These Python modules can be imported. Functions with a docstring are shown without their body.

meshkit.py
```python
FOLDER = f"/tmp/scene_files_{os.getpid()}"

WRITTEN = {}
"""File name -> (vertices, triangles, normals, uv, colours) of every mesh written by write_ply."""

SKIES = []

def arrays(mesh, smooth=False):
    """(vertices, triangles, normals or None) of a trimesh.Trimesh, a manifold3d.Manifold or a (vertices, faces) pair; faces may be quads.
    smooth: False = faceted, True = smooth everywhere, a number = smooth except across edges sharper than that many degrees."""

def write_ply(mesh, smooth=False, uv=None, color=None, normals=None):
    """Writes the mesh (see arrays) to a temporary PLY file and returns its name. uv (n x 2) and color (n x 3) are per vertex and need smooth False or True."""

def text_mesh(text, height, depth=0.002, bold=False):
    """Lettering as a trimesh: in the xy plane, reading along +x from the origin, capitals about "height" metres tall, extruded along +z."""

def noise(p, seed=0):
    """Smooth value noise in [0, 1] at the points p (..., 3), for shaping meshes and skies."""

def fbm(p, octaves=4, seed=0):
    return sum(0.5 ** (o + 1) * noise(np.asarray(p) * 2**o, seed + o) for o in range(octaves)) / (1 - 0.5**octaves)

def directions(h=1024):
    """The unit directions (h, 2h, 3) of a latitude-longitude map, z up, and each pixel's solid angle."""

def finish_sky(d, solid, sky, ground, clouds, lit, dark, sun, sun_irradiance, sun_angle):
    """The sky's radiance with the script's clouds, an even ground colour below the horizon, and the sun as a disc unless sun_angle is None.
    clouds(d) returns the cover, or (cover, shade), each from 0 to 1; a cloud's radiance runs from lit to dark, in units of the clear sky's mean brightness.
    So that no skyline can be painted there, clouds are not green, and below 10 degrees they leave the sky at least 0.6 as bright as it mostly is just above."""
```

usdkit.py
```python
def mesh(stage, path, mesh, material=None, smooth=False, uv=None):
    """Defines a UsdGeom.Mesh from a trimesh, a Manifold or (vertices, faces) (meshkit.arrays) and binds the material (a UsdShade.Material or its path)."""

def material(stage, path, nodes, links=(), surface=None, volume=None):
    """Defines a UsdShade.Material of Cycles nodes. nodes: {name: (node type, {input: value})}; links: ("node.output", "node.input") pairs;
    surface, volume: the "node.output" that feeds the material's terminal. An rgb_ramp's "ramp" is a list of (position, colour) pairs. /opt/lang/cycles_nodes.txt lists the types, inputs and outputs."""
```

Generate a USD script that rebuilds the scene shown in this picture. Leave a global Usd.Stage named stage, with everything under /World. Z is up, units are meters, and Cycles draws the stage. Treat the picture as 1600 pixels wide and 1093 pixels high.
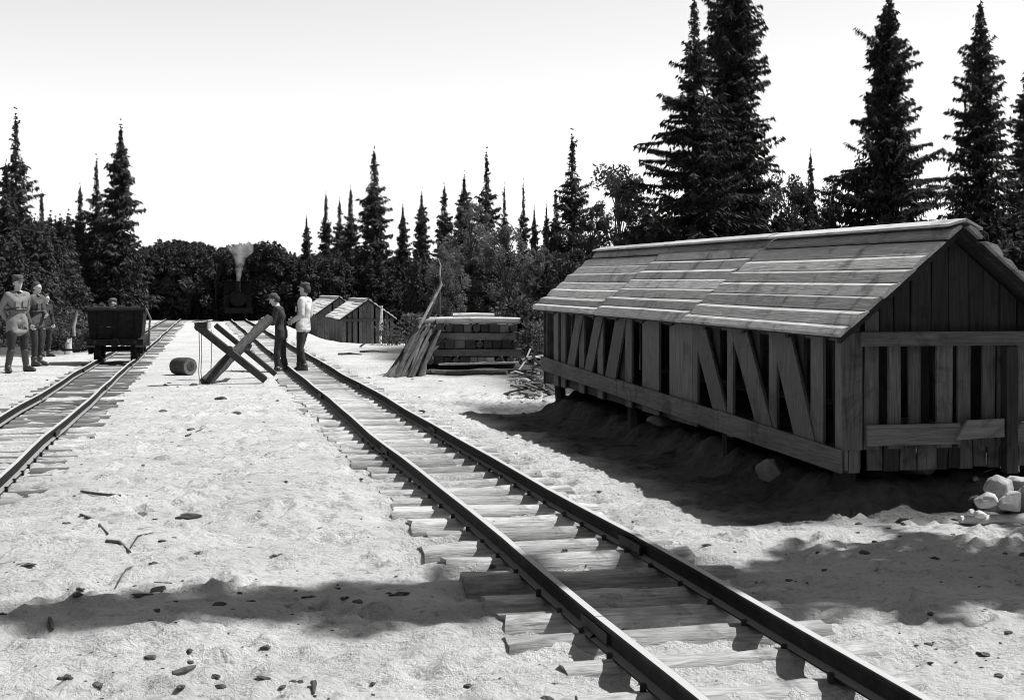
import math, random
import numpy as np, trimesh
import manifold3d as m3
import usdkit, meshkit
from pxr import Usd, UsdGeom, UsdLux, UsdShade, Sdf, Gf, Vt

stage = Usd.Stage.CreateInMemory()
UsdGeom.SetStageUpAxis(stage, 'Z'); UsdGeom.SetStageMetersPerUnit(stage, 1.0)
W = UsdGeom.Xform.Define(stage, '/World')
stage.SetDefaultPrim(W.GetPrim())
UsdGeom.Scope.Define(stage, '/World/Looks')

# ------------------------------------------------------------------ camera, sky, sun, exposure
F = 2222.0; HZ = 457.0; EYE = 1.5
cam = UsdGeom.Camera.Define(stage, '/World/camera')
cam.AddTranslateOp().Set(Gf.Vec3d(0, 0, EYE)); cam.AddRotateXOp().Set(90.0)
cam.CreateHorizontalApertureAttr(36.0); cam.CreateVerticalApertureAttr(36.0 * 699 / 1024)
cam.CreateFocalLengthAttr(50.0)
cam.CreateVerticalApertureOffsetAttr(-(1093 / 2 - HZ) / 1600 * 36.0)
cam.CreateClippingRangeAttr(Gf.Vec2f(0.1, 5000))
EXPOSURE = 0.92
cam.CreateExposureAttr(EXPOSURE)
SUN_EL, SUN_AZ = math.radians(55), math.radians(10.0)       # azimuth: from +x (right) towards +y (away from the camera)
sd = (math.cos(SUN_EL) * math.cos(SUN_AZ), math.cos(SUN_EL) * math.sin(SUN_AZ), math.sin(SUN_EL))
sky_mat = usdkit.material(stage, '/World/Looks/sky', {
    'sky': ('sky_texture', {'sky_type': 'single_scattering', 'sun_disc': False, 'sun_elevation': SUN_EL, 'sun_rotation': math.atan2(sd[0], sd[1]),
                            'altitude': 100.0, 'air_density': 3.1, 'aerosol_density': 0.1, 'ozone_density': 1.0}),
    'sep': ('separate_color', {}), 'b': ('background_shader', {'strength': 0.076})},
    [('sky.color', 'sep.color'), ('sep.r', 'b.color')], surface='b.background')
dome = UsdLux.DomeLight.Define(stage, '/World/sky')
UsdShade.MaterialBindingAPI.Apply(dome.GetPrim()).Bind(sky_mat)
dome.GetPrim().SetCustomDataByKey('kind', 'structure')
sun = UsdLux.DistantLight.Define(stage, '/World/sun')
sun.CreateNormalizeAttr(True); sun.CreateIntensityAttr(1.25); sun.CreateAngleAttr(0.5); sun.CreateColorAttr(Gf.Vec3f(1.0, 0.995, 0.985))
sun.AddRotateZOp().Set(math.degrees(math.atan2(sd[1], sd[0])) + 90); sun.AddRotateXOp().Set(90 - math.degrees(SUN_EL))

# ------------------------------------------------------------------ helpers
def px2x(px, d): return (px - 800) / F * d
def py2z(py, d): return EYE - (py - HZ) / F * d
def ground_at(px, py, z=0.0):
    d = (EYE - z) * F / (py - HZ)
    return px2x(px, d), d

used = {}
def numbered(path):
    n = used.get(path, 0); used[path] = n + 1
    return path if n == 0 else f'{path}_{n:03d}'
def path_of(parent): return '/World' if parent is None else (parent if isinstance(parent, str) else str(parent.GetPath()))
def meta(p, label=None, cat=None, group=None, kind=None):
    for k, v in (('label', label), ('category', cat), ('group', group), ('kind', kind)):
        if v: p.SetCustomDataByKey(k, v)
    return p
def place(x, loc=(0, 0, 0), rz=0.0, sc=None):
    if loc is not None: x.AddTranslateOp().Set(Gf.Vec3d(*map(float, loc)))
    if rz: x.AddRotateZOp().Set(float(rz))
    if sc is not None: x.AddScaleOp().Set(Gf.Vec3f(*( [sc] * 3 if np.ndim(sc) == 0 else list(map(float, sc)))))
def thing(name, label, cat, loc=(0, 0, 0), rz=0.0, group=None, sc=None):
    x = UsdGeom.Xform.Define(stage, numbered('/World/' + name)); place(x, loc, rz, sc)
    return meta(x.GetPrim(), label, cat, group)
def part(name, mesh, m, parent, smooth=False, loc=None, rz=0.0, label=None):
    p = usdkit.mesh(stage, numbered(path_of(parent) + '/' + name), mesh, m, smooth)
    if loc is not None or rz: place(p, loc if loc is not None else (0, 0, 0), rz)
    if label: p.GetPrim().SetCustomDataByKey('label', label)
    return p.GetPrim()
def solo(name, mesh, m, label=None, cat=None, loc=None, rz=0.0, smooth=False, group=None, kind=None):
    p = usdkit.mesh(stage, numbered('/World/' + name), mesh, m, smooth)
    if loc is not None or rz: place(p, loc if loc is not None else (0, 0, 0), rz)
    return meta(p.GetPrim(), label, cat, group, kind)

def box(x0, x1, y0, y1, z0, z1):
    b = trimesh.creation.box([abs(x1 - x0), abs(y1 - y0), abs(z1 - z0)]); b.apply_translation([(x0 + x1) / 2, (y0 + y1) / 2, (z0 + z1) / 2]); return b
def cat(*ms): return trimesh.util.concatenate([m for m in ms])
def prism(poly, h, a):
    """Convex polygon (list of 3-vectors) extruded by the vector a."""
    P = np.asarray(poly, float); n = len(P); v = np.vstack([P, P + np.asarray(a, float)]); f = []
    for i in range(1, n - 1): f += [[0, i + 1, i], [n, n + i, n + i + 1]]
    for i in range(n):
        j = (i + 1) % n; f += [[i, j, n + j], [i, n + j, n + i]]
    m = trimesh.Trimesh(v, f, process=False)
    if m.volume < 0: m.invert()
    return m
def tube(pts, rad, sides=7, rough=0.0, rng=None, squash=1.0):
    p = np.asarray(pts, float); n = len(p)
    r = np.broadcast_to(np.asarray(rad, float), (n,))
    t = np.gradient(p, axis=0); t /= np.linalg.norm(t, axis=1, keepdims=True) + 1e-12
    ref = np.array([0, 0, 1.0]) if abs(t[0, 2]) < 0.9 else np.array([0, 1.0, 0])
    a = np.cross(t, ref); a /= np.linalg.norm(a, axis=1, keepdims=True) + 1e-12; b = np.cross(a, t)
    ang = np.arange(sides) * 2 * np.pi / sides
    rr = np.repeat(r[:, None], sides, 1)
    if rng is not None and rough: rr = rr * (1 + rough * (rng.random((n, sides)) - 0.5) * 2)
    v = p[:, None] + rr[..., None] * (np.cos(ang)[None, :, None] * a[:, None] + squash * np.sin(ang)[None, :, None] * b[:, None])
    v = v.reshape(-1, 3); f = []
    for i in range(n - 1):
        for j in range(sides):
            k = (j + 1) % sides; f += [[i * sides + j, i * sides + k, (i + 1) * sides + k], [i * sides + j, (i + 1) * sides + k, (i + 1) * sides + j]]
    v = np.vstack([v, p[0], p[-1]]); c0, c1 = n * sides, n * sides + 1
    for j in range(sides):
        k = (j + 1) % sides; f += [[c0, k, j], [c1, (n - 1) * sides + j, (n - 1) * sides + k]]
    m = trimesh.Trimesh(v, f, process=False)
    if m.volume < 0: m.invert()
    return m
def rock(rng, sx, sy, sz, sub=2, amp=0.28, sharp=1.6):
    m = trimesh.creation.icosphere(sub); o = rng.random(3) * 50
    d = 1 + amp * (meshkit.fbm(m.vertices * sharp + o, 3) - 0.5) * 2
    v = m.vertices * d[:, None]
    for _ in range(8):                                              # flat broken faces
        n = rng.normal(size=3); n /= np.linalg.norm(n); c = 0.58 + 0.28 * rng.random()
        e = v @ n - c; v = v - np.clip(e, 0, None)[:, None] * n
    m.vertices = v * [sx, sy, sz]; return m

# ------------------------------------------------------------------ materials (the photograph is black and white: all greys)
def mat(name, lo, hi, scale=4.0, stretch=(1, 1, 1), rough=0.85, bump=0.3, dist=0.01, rand=0.0, detail=5.0, coord='object', spec=0.25, stain=False):
    N = {'tc': ('texture_coordinate', {}), 'mp': ('mapping', {'scale': stretch}), 'n': ('noise_texture', {'scale': scale, 'detail': detail, 'roughness': 0.65}),
         'r': ('rgb_ramp', {'ramp': [(0.28, (lo,) * 3), (0.72, (hi,) * 3)]}), 'p': ('principled_bsdf', {'roughness': rough, 'specular_ior_level': spec}),
         'b': ('bump', {'strength': bump, 'distance': dist})}
    L = [(f'tc.{coord}', 'mp.vector'), ('mp.vector', 'n.vector'), ('n.fac', 'r.fac'), ('n.fac', 'b.height'), ('b.normal', 'p.normal')]
    src = 'r.color'
    if stain:                                                           # weather stains and knots, not following the grain
        N |= {'sn': ('noise_texture', {'scale': 2.6, 'detail': 4.0, 'roughness': 0.7, 'distortion': 0.8}), 'sr': ('rgb_ramp', {'ramp': [(0.32, (0.45,) * 3), (0.45, (0.95,) * 3), (0.62, (1.0,) * 3), (0.72, (1.3,) * 3)]}), 'sm': ('vector_math', {'math_type': 'multiply'})}
        L += [(f'tc.{coord}', 'sn.vector'), ('sn.fac', 'sr.fac'), (src, 'sm.vector1'), ('sr.color', 'sm.vector2')]
        src = 'sm.vector'
    if rand:
        N |= {'oi': ('object_info', {}), 'mr': ('map_range', {'from_min': 0.0, 'from_max': 1.0, 'to_min': 1 - rand, 'to_max': 1 + rand}),
              'cc': ('combine_xyz', {}), 'mx': ('vector_math', {'math_type': 'multiply'})}
        L += [('oi.random', 'mr.value'), ('mr.result', 'cc.x'), ('mr.result', 'cc.y'), ('mr.result', 'cc.z'), (src, 'mx.vector1'), ('cc.vector', 'mx.vector2')]
        src = 'mx.vector'
    L.append((src, 'p.base_color'))
    return usdkit.material(stage, '/World/Looks/' + name, N, L, surface='p.BSDF')
M = {}
# weathered boards: the grain runs along the local axis named
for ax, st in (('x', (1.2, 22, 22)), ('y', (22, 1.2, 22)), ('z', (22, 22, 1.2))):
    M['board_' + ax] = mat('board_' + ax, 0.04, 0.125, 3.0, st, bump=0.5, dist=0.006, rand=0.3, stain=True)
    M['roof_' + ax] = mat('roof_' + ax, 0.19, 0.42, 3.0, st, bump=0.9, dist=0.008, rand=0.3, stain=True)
    M['pale_' + ax] = mat('pale_' + ax, 0.20, 0.42, 3.0, st, bump=0.5, dist=0.006, rand=0.22, stain=True)
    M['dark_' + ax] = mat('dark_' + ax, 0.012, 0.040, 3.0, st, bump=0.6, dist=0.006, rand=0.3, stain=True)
M['sleeper_x'] = mat('sleeper_x', 0.14, 0.38, 4.0, (1.5, 18, 18), bump=0.9, dist=0.010, rand=0.35, stain=True)
M['sunlit_x'] = mat('sunlit_x', 0.09, 0.19, 3.0, (1.2, 22, 22), bump=0.5, dist=0.006, stain=True)  # for one gable board: grazing sun painted in as a paler tone
M['fresh_y'] = mat('fresh_y', 0.45, 0.70, 3.0, (22, 1.2, 22), bump=0.5, dist=0.006, rand=0.15)
M['boulder'] = mat('boulder', 0.07, 0.20, 5, bump=0.7, dist=0.02, rand=0.25)  # darker copy of the stone, with the shade under the hut painted in
M['soot'] = mat('soot', 0.006, 0.016, 12, rough=0.9, bump=0.2, spec=0.05)
M['bark'] = mat('bark', 0.02, 0.06, 14, (1, 1, 0.3), bump=0.8, dist=0.02)
M['pole'] = mat('pole', 0.03, 0.09, 10, (1, 1, 1), bump=0.6, dist=0.01, rand=0.5)
M['birch'] = mat('birch', 0.18, 0.75, 7, (1, 1, 2.5), bump=0.3)
M['stone'] = mat('stone', 0.13, 0.36, 5, bump=0.6, dist=0.02, rand=0.25)
M['clod'] = mat('clod', 0.025, 0.07, 25, bump=0.8, dist=0.01, rand=0.3)
M['iron'] = mat('iron', 0.012, 0.03, 12, rough=0.7, bump=0.2, spec=0.15)
M['skin'] = mat('skin', 0.28, 0.36, 20, rough=0.6, bump=0.05)
M['hair'] = mat('hair', 0.02, 0.05, 60, (1, 1, 0.3), bump=0.6, dist=0.004)
M['leather'] = mat('leather', 0.012, 0.03, 20, rough=0.5, bump=0.2, spec=0.5)
M['cloth_dark'] = mat('cloth_dark', 0.012, 0.026, 18, bump=0.4, dist=0.01)
M['cloth_mid'] = mat('cloth_mid', 0.035, 0.065, 18, bump=0.4, dist=0.01)
M['cloth_tunic'] = mat('cloth_tunic', 0.10, 0.17, 18, bump=0.4, dist=0.01)
M['cloth_pale'] = mat('cloth_pale', 0.30, 0.44, 14, bump=0.4, dist=0.012)
def leaf_mat(name, c, trans):
    return usdkit.material(stage, '/World/Looks/' + name, {
        'g': ('geometry', {}), 'n': ('noise_texture', {'scale': 0.9, 'detail': 3.0}), 'r': ('rgb_ramp', {'ramp': [(0.3, (c * 0.6,) * 3), (0.7, (c * 1.4,) * 3)]}),
        'd': ('diffuse_bsdf', {}), 't': ('translucent_bsdf', {}), 'm': ('mix_closure', {'fac': trans})},
        [('g.position', 'n.vector'), ('n.fac', 'r.fac'), ('r.color', 'd.color'), ('r.color', 't.color'), ('d.BSDF', 'm.closure1'), ('t.BSDF', 'm.closure2')], surface='m.closure')
M['needles'] = leaf_mat('needles', 0.045, 0.12)
M['leaves'] = leaf_mat('leaves', 0.055, 0.25)
M['sunlit_leaves'] = leaf_mat('sunlit_leaves', 0.13, 0.3)  # lit copy of the leaves, sun on the birch fronts painted in
M['brush'] = leaf_mat('brush', 0.08, 0.25)
# rails: dark rust, worn bright on top of the head
M['rail'] = usdkit.material(stage, '/World/Looks/rail', {
    'g': ('geometry', {}), 's': ('separate_xyz', {}), 'mr': ('map_range', {'from_min': 0.93, 'from_max': 0.99, 'to_min': 0.0, 'to_max': 1.0, 'clamp': True}),
    'n': ('noise_texture', {'scale': 9.0, 'detail': 4.0}), 'r': ('rgb_ramp', {'ramp': [(0.3, (0.008,) * 3), (0.7, (0.020,) * 3)]}),
    'm': ('mix_color', {'b': (0.30, 0.30, 0.30)}), 'p': ('principled_bsdf', {'roughness': 0.8, 'specular_ior_level': 0.06})},
    [('g.normal', 's.vector'), ('s.z', 'mr.value'), ('g.position', 'n.vector'), ('n.fac', 'r.fac'), ('r.color', 'm.a'), ('mr.result', 'm.fac'), ('m.result', 'p.base_color')], surface='p.BSDF')
# sand (the primvar darkens the forest floor and paints in shade by the hut)
M['sand'] = usdkit.material(stage, '/World/Looks/sand', {
    'g': ('geometry', {}), 'n1': ('noise_texture', {'scale': 1.3, 'detail': 6.0, 'roughness': 0.6}), 'n2': ('noise_texture', {'scale': 30.0, 'detail': 5.0, 'roughness': 0.78}),
    'n3': ('noise_texture', {'scale': 11.0, 'detail': 5.0, 'roughness': 0.65}),
    'r1': ('rgb_ramp', {'ramp': [(0.25, (0.36,) * 3), (0.7, (0.52,) * 3)]}),
    'r3': ('rgb_ramp', {'ramp': [(0.27, (0.35,) * 3), (0.37, (0.80,) * 3), (0.46, (1.0,) * 3), (0.6, (1.0,) * 3)]}),
    'mu': ('mix_color', {'blend_type': 'multiply', 'fac': 1.0}),
    'at': ('attribute', {'attribute': 'moss_and_shade'}), 'rm': ('rgb_ramp', {'ramp': [(0.3, (0.02,) * 3), (0.7, (0.085,) * 3)]}), 'r2': ('rgb_ramp', {'ramp': [(0.30, (0.45,) * 3), (0.42, (0.90,) * 3), (0.52, (1.0,) * 3)]}), 'm2': ('mix_color', {'blend_type': 'multiply', 'fac': 1.0}),
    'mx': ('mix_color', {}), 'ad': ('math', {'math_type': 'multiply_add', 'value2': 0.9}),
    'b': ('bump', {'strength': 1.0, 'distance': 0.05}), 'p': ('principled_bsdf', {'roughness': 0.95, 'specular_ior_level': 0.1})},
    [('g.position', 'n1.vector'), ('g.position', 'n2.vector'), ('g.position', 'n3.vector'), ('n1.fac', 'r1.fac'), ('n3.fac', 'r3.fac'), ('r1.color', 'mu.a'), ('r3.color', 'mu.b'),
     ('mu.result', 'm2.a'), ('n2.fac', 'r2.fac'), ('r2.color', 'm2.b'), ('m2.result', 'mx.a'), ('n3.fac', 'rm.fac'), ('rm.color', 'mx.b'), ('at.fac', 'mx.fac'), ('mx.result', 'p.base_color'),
     ('n2.fac', 'ad.value1'), ('n3.fac', 'ad.value3'), ('ad.value', 'b.height'), ('b.normal', 'p.normal')], surface='p.BSDF')

# ------------------------------------------------------------------ ground
TH = math.atan(0.2205)
TR = dict(main=(2.093, -0.2205), left=(-1.965, -0.212))       # centre line x = c + k y
GAUGE = 0.742
def track_uv(name, x, y):
    c, k = TR[name]; q = math.hypot(1, k)
    return (x - c - k * y) / q, (k * (x - c) + y) / q         # lateral, along
def track_pt(name, w, s):
    c, k = TR[name]; q = math.hypot(1, k)
    return c + (k * s + w) / q, (s - k * w) / q
rs = np.random.default_rng(5)
def sleepers(s0, s1):
    out, s = [], s0
    while s < s1:
        out.append(s); s += 0.462 + 0.09 * (rs.random() - 0.5)
    return np.array(out)
SLEEP = dict(main=sleepers(3.2, 76.5), left=sleepers(9.0, 76.5))
def smooth(a, b, x):
    t = np.clip((x - a) / (b - a), 0, 1); return t * t * (3 - 2 * t)
# dents and footprints trodden into the sand, on a raster
RX0, RY0, RES = -6.5, 3.0, 0.02
NXR, NYR = int(13.5 / RES), int(19 / RES)
raster = np.zeros((NYR, NXR), np.float32)
for k in range(4600):
    y = 3.5 + 18 * rs.random() ** 1.4; x = -6.3 + 13 * rs.random()
    foot = rs.random() < 0.35
    a, b = (0.13, 0.055) if foot else tuple(0.025 + 0.10 * rs.random(2) ** 2)
    dep = (0.022 + 0.028 * rs.random()) if foot else 0.008 + 0.026 * rs.random()
    if rs.random() < 0.3: dep = -dep * 0.8
    th = rs.random() * 6.28; R = 2.6 * max(a, b)
    i0, i1, j0, j1 = int((y - R - RY0) / RES), int((y + R - RY0) / RES), int((x - R - RX0) / RES), int((x + R - RX0) / RES)
    i0, j0 = max(i0, 0), max(j0, 0); i1, j1 = min(i1, NYR), min(j1, NXR)
    if i1 <= i0 or j1 <= j0: continue
    yy, xx = np.mgrid[i0:i1, j0:j1]; dx = xx * RES + RX0 - x; dy = yy * RES + RY0 - y
    u, v = (dx * math.cos(th) + dy * math.sin(th)) / a, (-dx * math.sin(th) + dy * math.cos(th)) / b
    r2 = u * u + v * v
    raster[i0:i1, j0:j1] += dep * (-np.exp(-r2 ** 1.5) + 0.45 * np.exp(-((np.sqrt(r2) - 1.45) / 0.35) ** 2))
def sample(x, y):
    fx, fy = (x - RX0) / RES, (y - RY0) / RES
    ok = (fx > 1) & (fx < NXR - 2) & (fy > 1) & (fy < NYR - 2)
    i, j = np.clip(fy.astype(int), 0, NYR - 2), np.clip(fx.astype(int), 0, NXR - 2); t, s = fy - i, fx - j
    v = (raster[i, j] * (1 - s) + raster[i, j + 1] * s) * (1 - t) + (raster[i + 1, j] * (1 - s) + raster[i + 1, j + 1] * s) * t
    return np.where(ok, v, 0)
def height(x, y):
    x, y = np.asarray(x, float), np.asarray(y, float)
    P = np.stack([x, y, np.zeros_like(x)], -1)
    z = 0.09 * (meshkit.fbm(P * 0.35, 3, 3) - 0.5) + 0.05 * (meshkit.fbm(P * 1.9 + 7, 3, 8) - 0.5)
    near = 1 - smooth(18, 30, y)
    z = z + near * (0.030 * (meshkit.fbm(P * 7.0 + 3, 3, 4) - 0.5))
    dent = sample(x, y)
    keep = np.ones_like(z)
    dip = np.zeros_like(z)
    for nm in ('main', 'left'):
        w, s = track_uv(nm, x, y); S = SLEEP[nm]
        i = np.clip(np.searchsorted(S, s), 1, len(S) - 1); ds = np.minimum(np.abs(s - S[i - 1]), np.abs(s - S[i]))
        lat = 1 - smooth(0.62, 0.95, np.abs(w))
        A = 0.05 + 0.125 * smooth(6.0, 7.0, s) * (1 - 0.5 * smooth(14, 24, s))
        if nm == 'left': A = 0.055 * (1 - 0.5 * smooth(20, 30, s))
        A = A * (0.7 + 0.6 * meshkit.noise(np.stack([w * 1.5, s * 1.2, 0 * s], -1), 9))
        groove = np.exp(-((np.abs(w) - 0.37) / 0.13) ** 2)      # scooped out beside the rails
        dip = dip + lat * smooth(0.055, 0.125, ds) * A * (0.65 + 0.6 * groove)
        keep = np.minimum(keep, smooth(0.55, 1.15, np.abs(w)))
    z = z * keep + dent * (0.35 + 0.65 * keep) - dip
    cs, sn = math.cos(math.radians(12.5)), math.sin(math.radians(12.5)); hu, hv = (x - 3.04) * cs + (y - 9.55) * sn, -(x - 3.04) * sn + (y - 9.55) * cs
    nz = meshkit.fbm(P * 2.3 + 21, 3, 12)
    z = z + (0.20 + 0.16 * (nz - 0.5)) * smooth(-1.0, -0.62, hu + 0.3 * (nz - 0.5)) * (1 - smooth(0.75, 1.3, hu)) * smooth(-0.05, 0.35, hv + 0.3 * (nz - 0.5)) * (1 - smooth(8.4, 9.0, hv))
    w, s = track_uv('main', x, y)
    z = z - 0.62 * smooth(41, 49, y) * smooth(1.6, 3.6, w) + 0.07 * np.exp(-((y - 38.5) / 1.5) ** 2) * smooth(1.0, 2.5, w) * (1 - smooth(6, 9, w))
    return z
def moss_and_shade(x, y):
    P = np.stack([x, y, 0 * x], -1); n = (meshkit.fbm(P * 0.4, 3, 5) - 0.5) * 7
    wl, _ = track_uv('left', x, y); wm, _ = track_uv('main', x, y)
    a = smooth(-1.0, 1.0, -wl - 2.6 + n * 0.35 + 0.7 * smooth(20, 34, y) - 6.0 * (1 - smooth(24, 36, y)))
    b = smooth(-1.5, 1.5, y - 77 + n * 0.5)
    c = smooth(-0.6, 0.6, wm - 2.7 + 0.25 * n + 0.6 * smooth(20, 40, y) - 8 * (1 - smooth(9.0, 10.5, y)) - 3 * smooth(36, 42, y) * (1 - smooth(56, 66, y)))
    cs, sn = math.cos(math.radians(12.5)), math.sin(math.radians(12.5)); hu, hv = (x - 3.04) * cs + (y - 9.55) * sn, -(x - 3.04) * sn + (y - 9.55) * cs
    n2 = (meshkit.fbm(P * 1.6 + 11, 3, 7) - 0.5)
    e = smooth(-0.30, 0.30, hu + 1.62 + 0.7 * n2) * smooth(-0.25, 0.25, hv + 0.25 + 0.5 * n2) * (1 - smooth(1.2, 2.0, hu + n2)) * (1 - smooth(9.5, 11, hv)) * (0.92 + 0.3 * n2)  # dark soil by the hut, widened to its shadow edge to deepen the shade
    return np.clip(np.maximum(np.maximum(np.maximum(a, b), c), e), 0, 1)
def axis_lines(parts): return np.unique(np.concatenate(parts).round(5))
gx = axis_lines([np.arange(-4.6, 4.6, 0.032), -4.6 - np.cumsum(0.04 * 1.055 ** np.arange(112)), 4.6 + np.cumsum(0.04 * 1.055 ** np.arange(112))])
gy = axis_lines([-30 + np.arange(0, 32, 4.0), np.arange(3.4, 13.5, 0.032), 13.5 + np.cumsum(0.033 * 1.015 ** np.arange(330))])
X, Y = np.meshgrid(gx, gy); Z = height(X.ravel(), Y.ravel())
nx, ny = len(gx), len(gy); idx = np.arange(nx * ny).reshape(ny, nx)
q = np.stack([idx[:-1, :-1], idx[:-1, 1:], idx[1:, 1:], idx[1:, :-1]], -1).reshape(-1, 4)
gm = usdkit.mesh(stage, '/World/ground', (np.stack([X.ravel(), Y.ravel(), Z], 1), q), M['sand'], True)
UsdGeom.PrimvarsAPI(gm).CreatePrimvar('moss_and_shade', Sdf.ValueTypeNames.FloatArray, 'vertex').Set(Vt.FloatArray.FromNumpy(moss_and_shade(X.ravel(), Y.ravel()).astype(np.float32)))
meta(gm.GetPrim(), 'pale trodden sand of the clearing, dark mossy floor under trees, painted shade by the hut', None, None, 'structure')
def hz(x, y): return float(height(np.array([x]), np.array([y]))[0])

# ------------------------------------------------------------------ railway tracks
def rail_mesh(name, w, s0, s1, z, rng):
    prof = np.array([(-.042, 0), (.042, 0), (.042, .008), (.008, .018), (.007, .070), (.022, .078), (.024, .096), (.018, .100), (-.018, .100), (-.024, .096), (-.022, .078), (-.007, .070), (-.008, .018), (-.042, .008)])
    n = max(3, int((s1 - s0) / 0.8)); ss = np.linspace(s0, s1, n); k = len(prof)
    wob = lambda s: 0.012 * np.sin(s * 0.55 + 9 * w) + 0.006 * np.sin(s * 1.7 + w)
    v = []
    for s in ss:
        for (a, h) in prof:
            x, y = track_pt(name, w + wob(s) + a, s); v.append((x, y, z + h + 0.006 * math.sin(s * 0.9 + w * 5)))
    f = []
    for i in range(n - 1):
        for j in range(k):
            l = (j + 1) % k; f += [[i * k + j, i * k + l, (i + 1) * k + l], [i * k + j, (i + 1) * k + l, (i + 1) * k + j]]
    c0 = len(v); v += [tuple(np.mean(v[:k], 0)), tuple(np.mean(v[(n - 1) * k:n * k], 0))]
    for j in range(k):
        l = (j + 1) % k; f += [[c0, l, j], [c0 + 1, (n - 1) * k + j, (n - 1) * k + l]]
    m = trimesh.Trimesh(v, f, process=False)
    if m.volume < 0: m.invert()
    return m
def sleeper_mesh(rng, L, sides, rings, dark):
    """A log roughly hewn flat on top, along local x."""
    r = 0.078 + 0.022 * rng.random(); t = np.linspace(-0.5, 0.5, rings) * L
    bend = 0.02 * (rng.random() - 0.5)
    m = tube(np.stack([t, bend * (t / L * 2) ** 2, np.full_like(t, 0) + 0.006 * rng.normal(size=rings)], 1), r * (1 + 0.10 * (t / L) * rng.normal()), sides, 0.10, rng)
    v = m.vertices; top = r * (0.74 + 0.22 * rng.random()); v[:, 2] = np.minimum(v[:, 2], top + 0.008 * rng.normal(size=len(v)))
    v[:, 0] += (np.abs(v[:, 0]) > 0.48 * L) * 0.009 * rng.normal(size=len(v))
    v[:, 2] -= top; m.vertices = v
    return m
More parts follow.
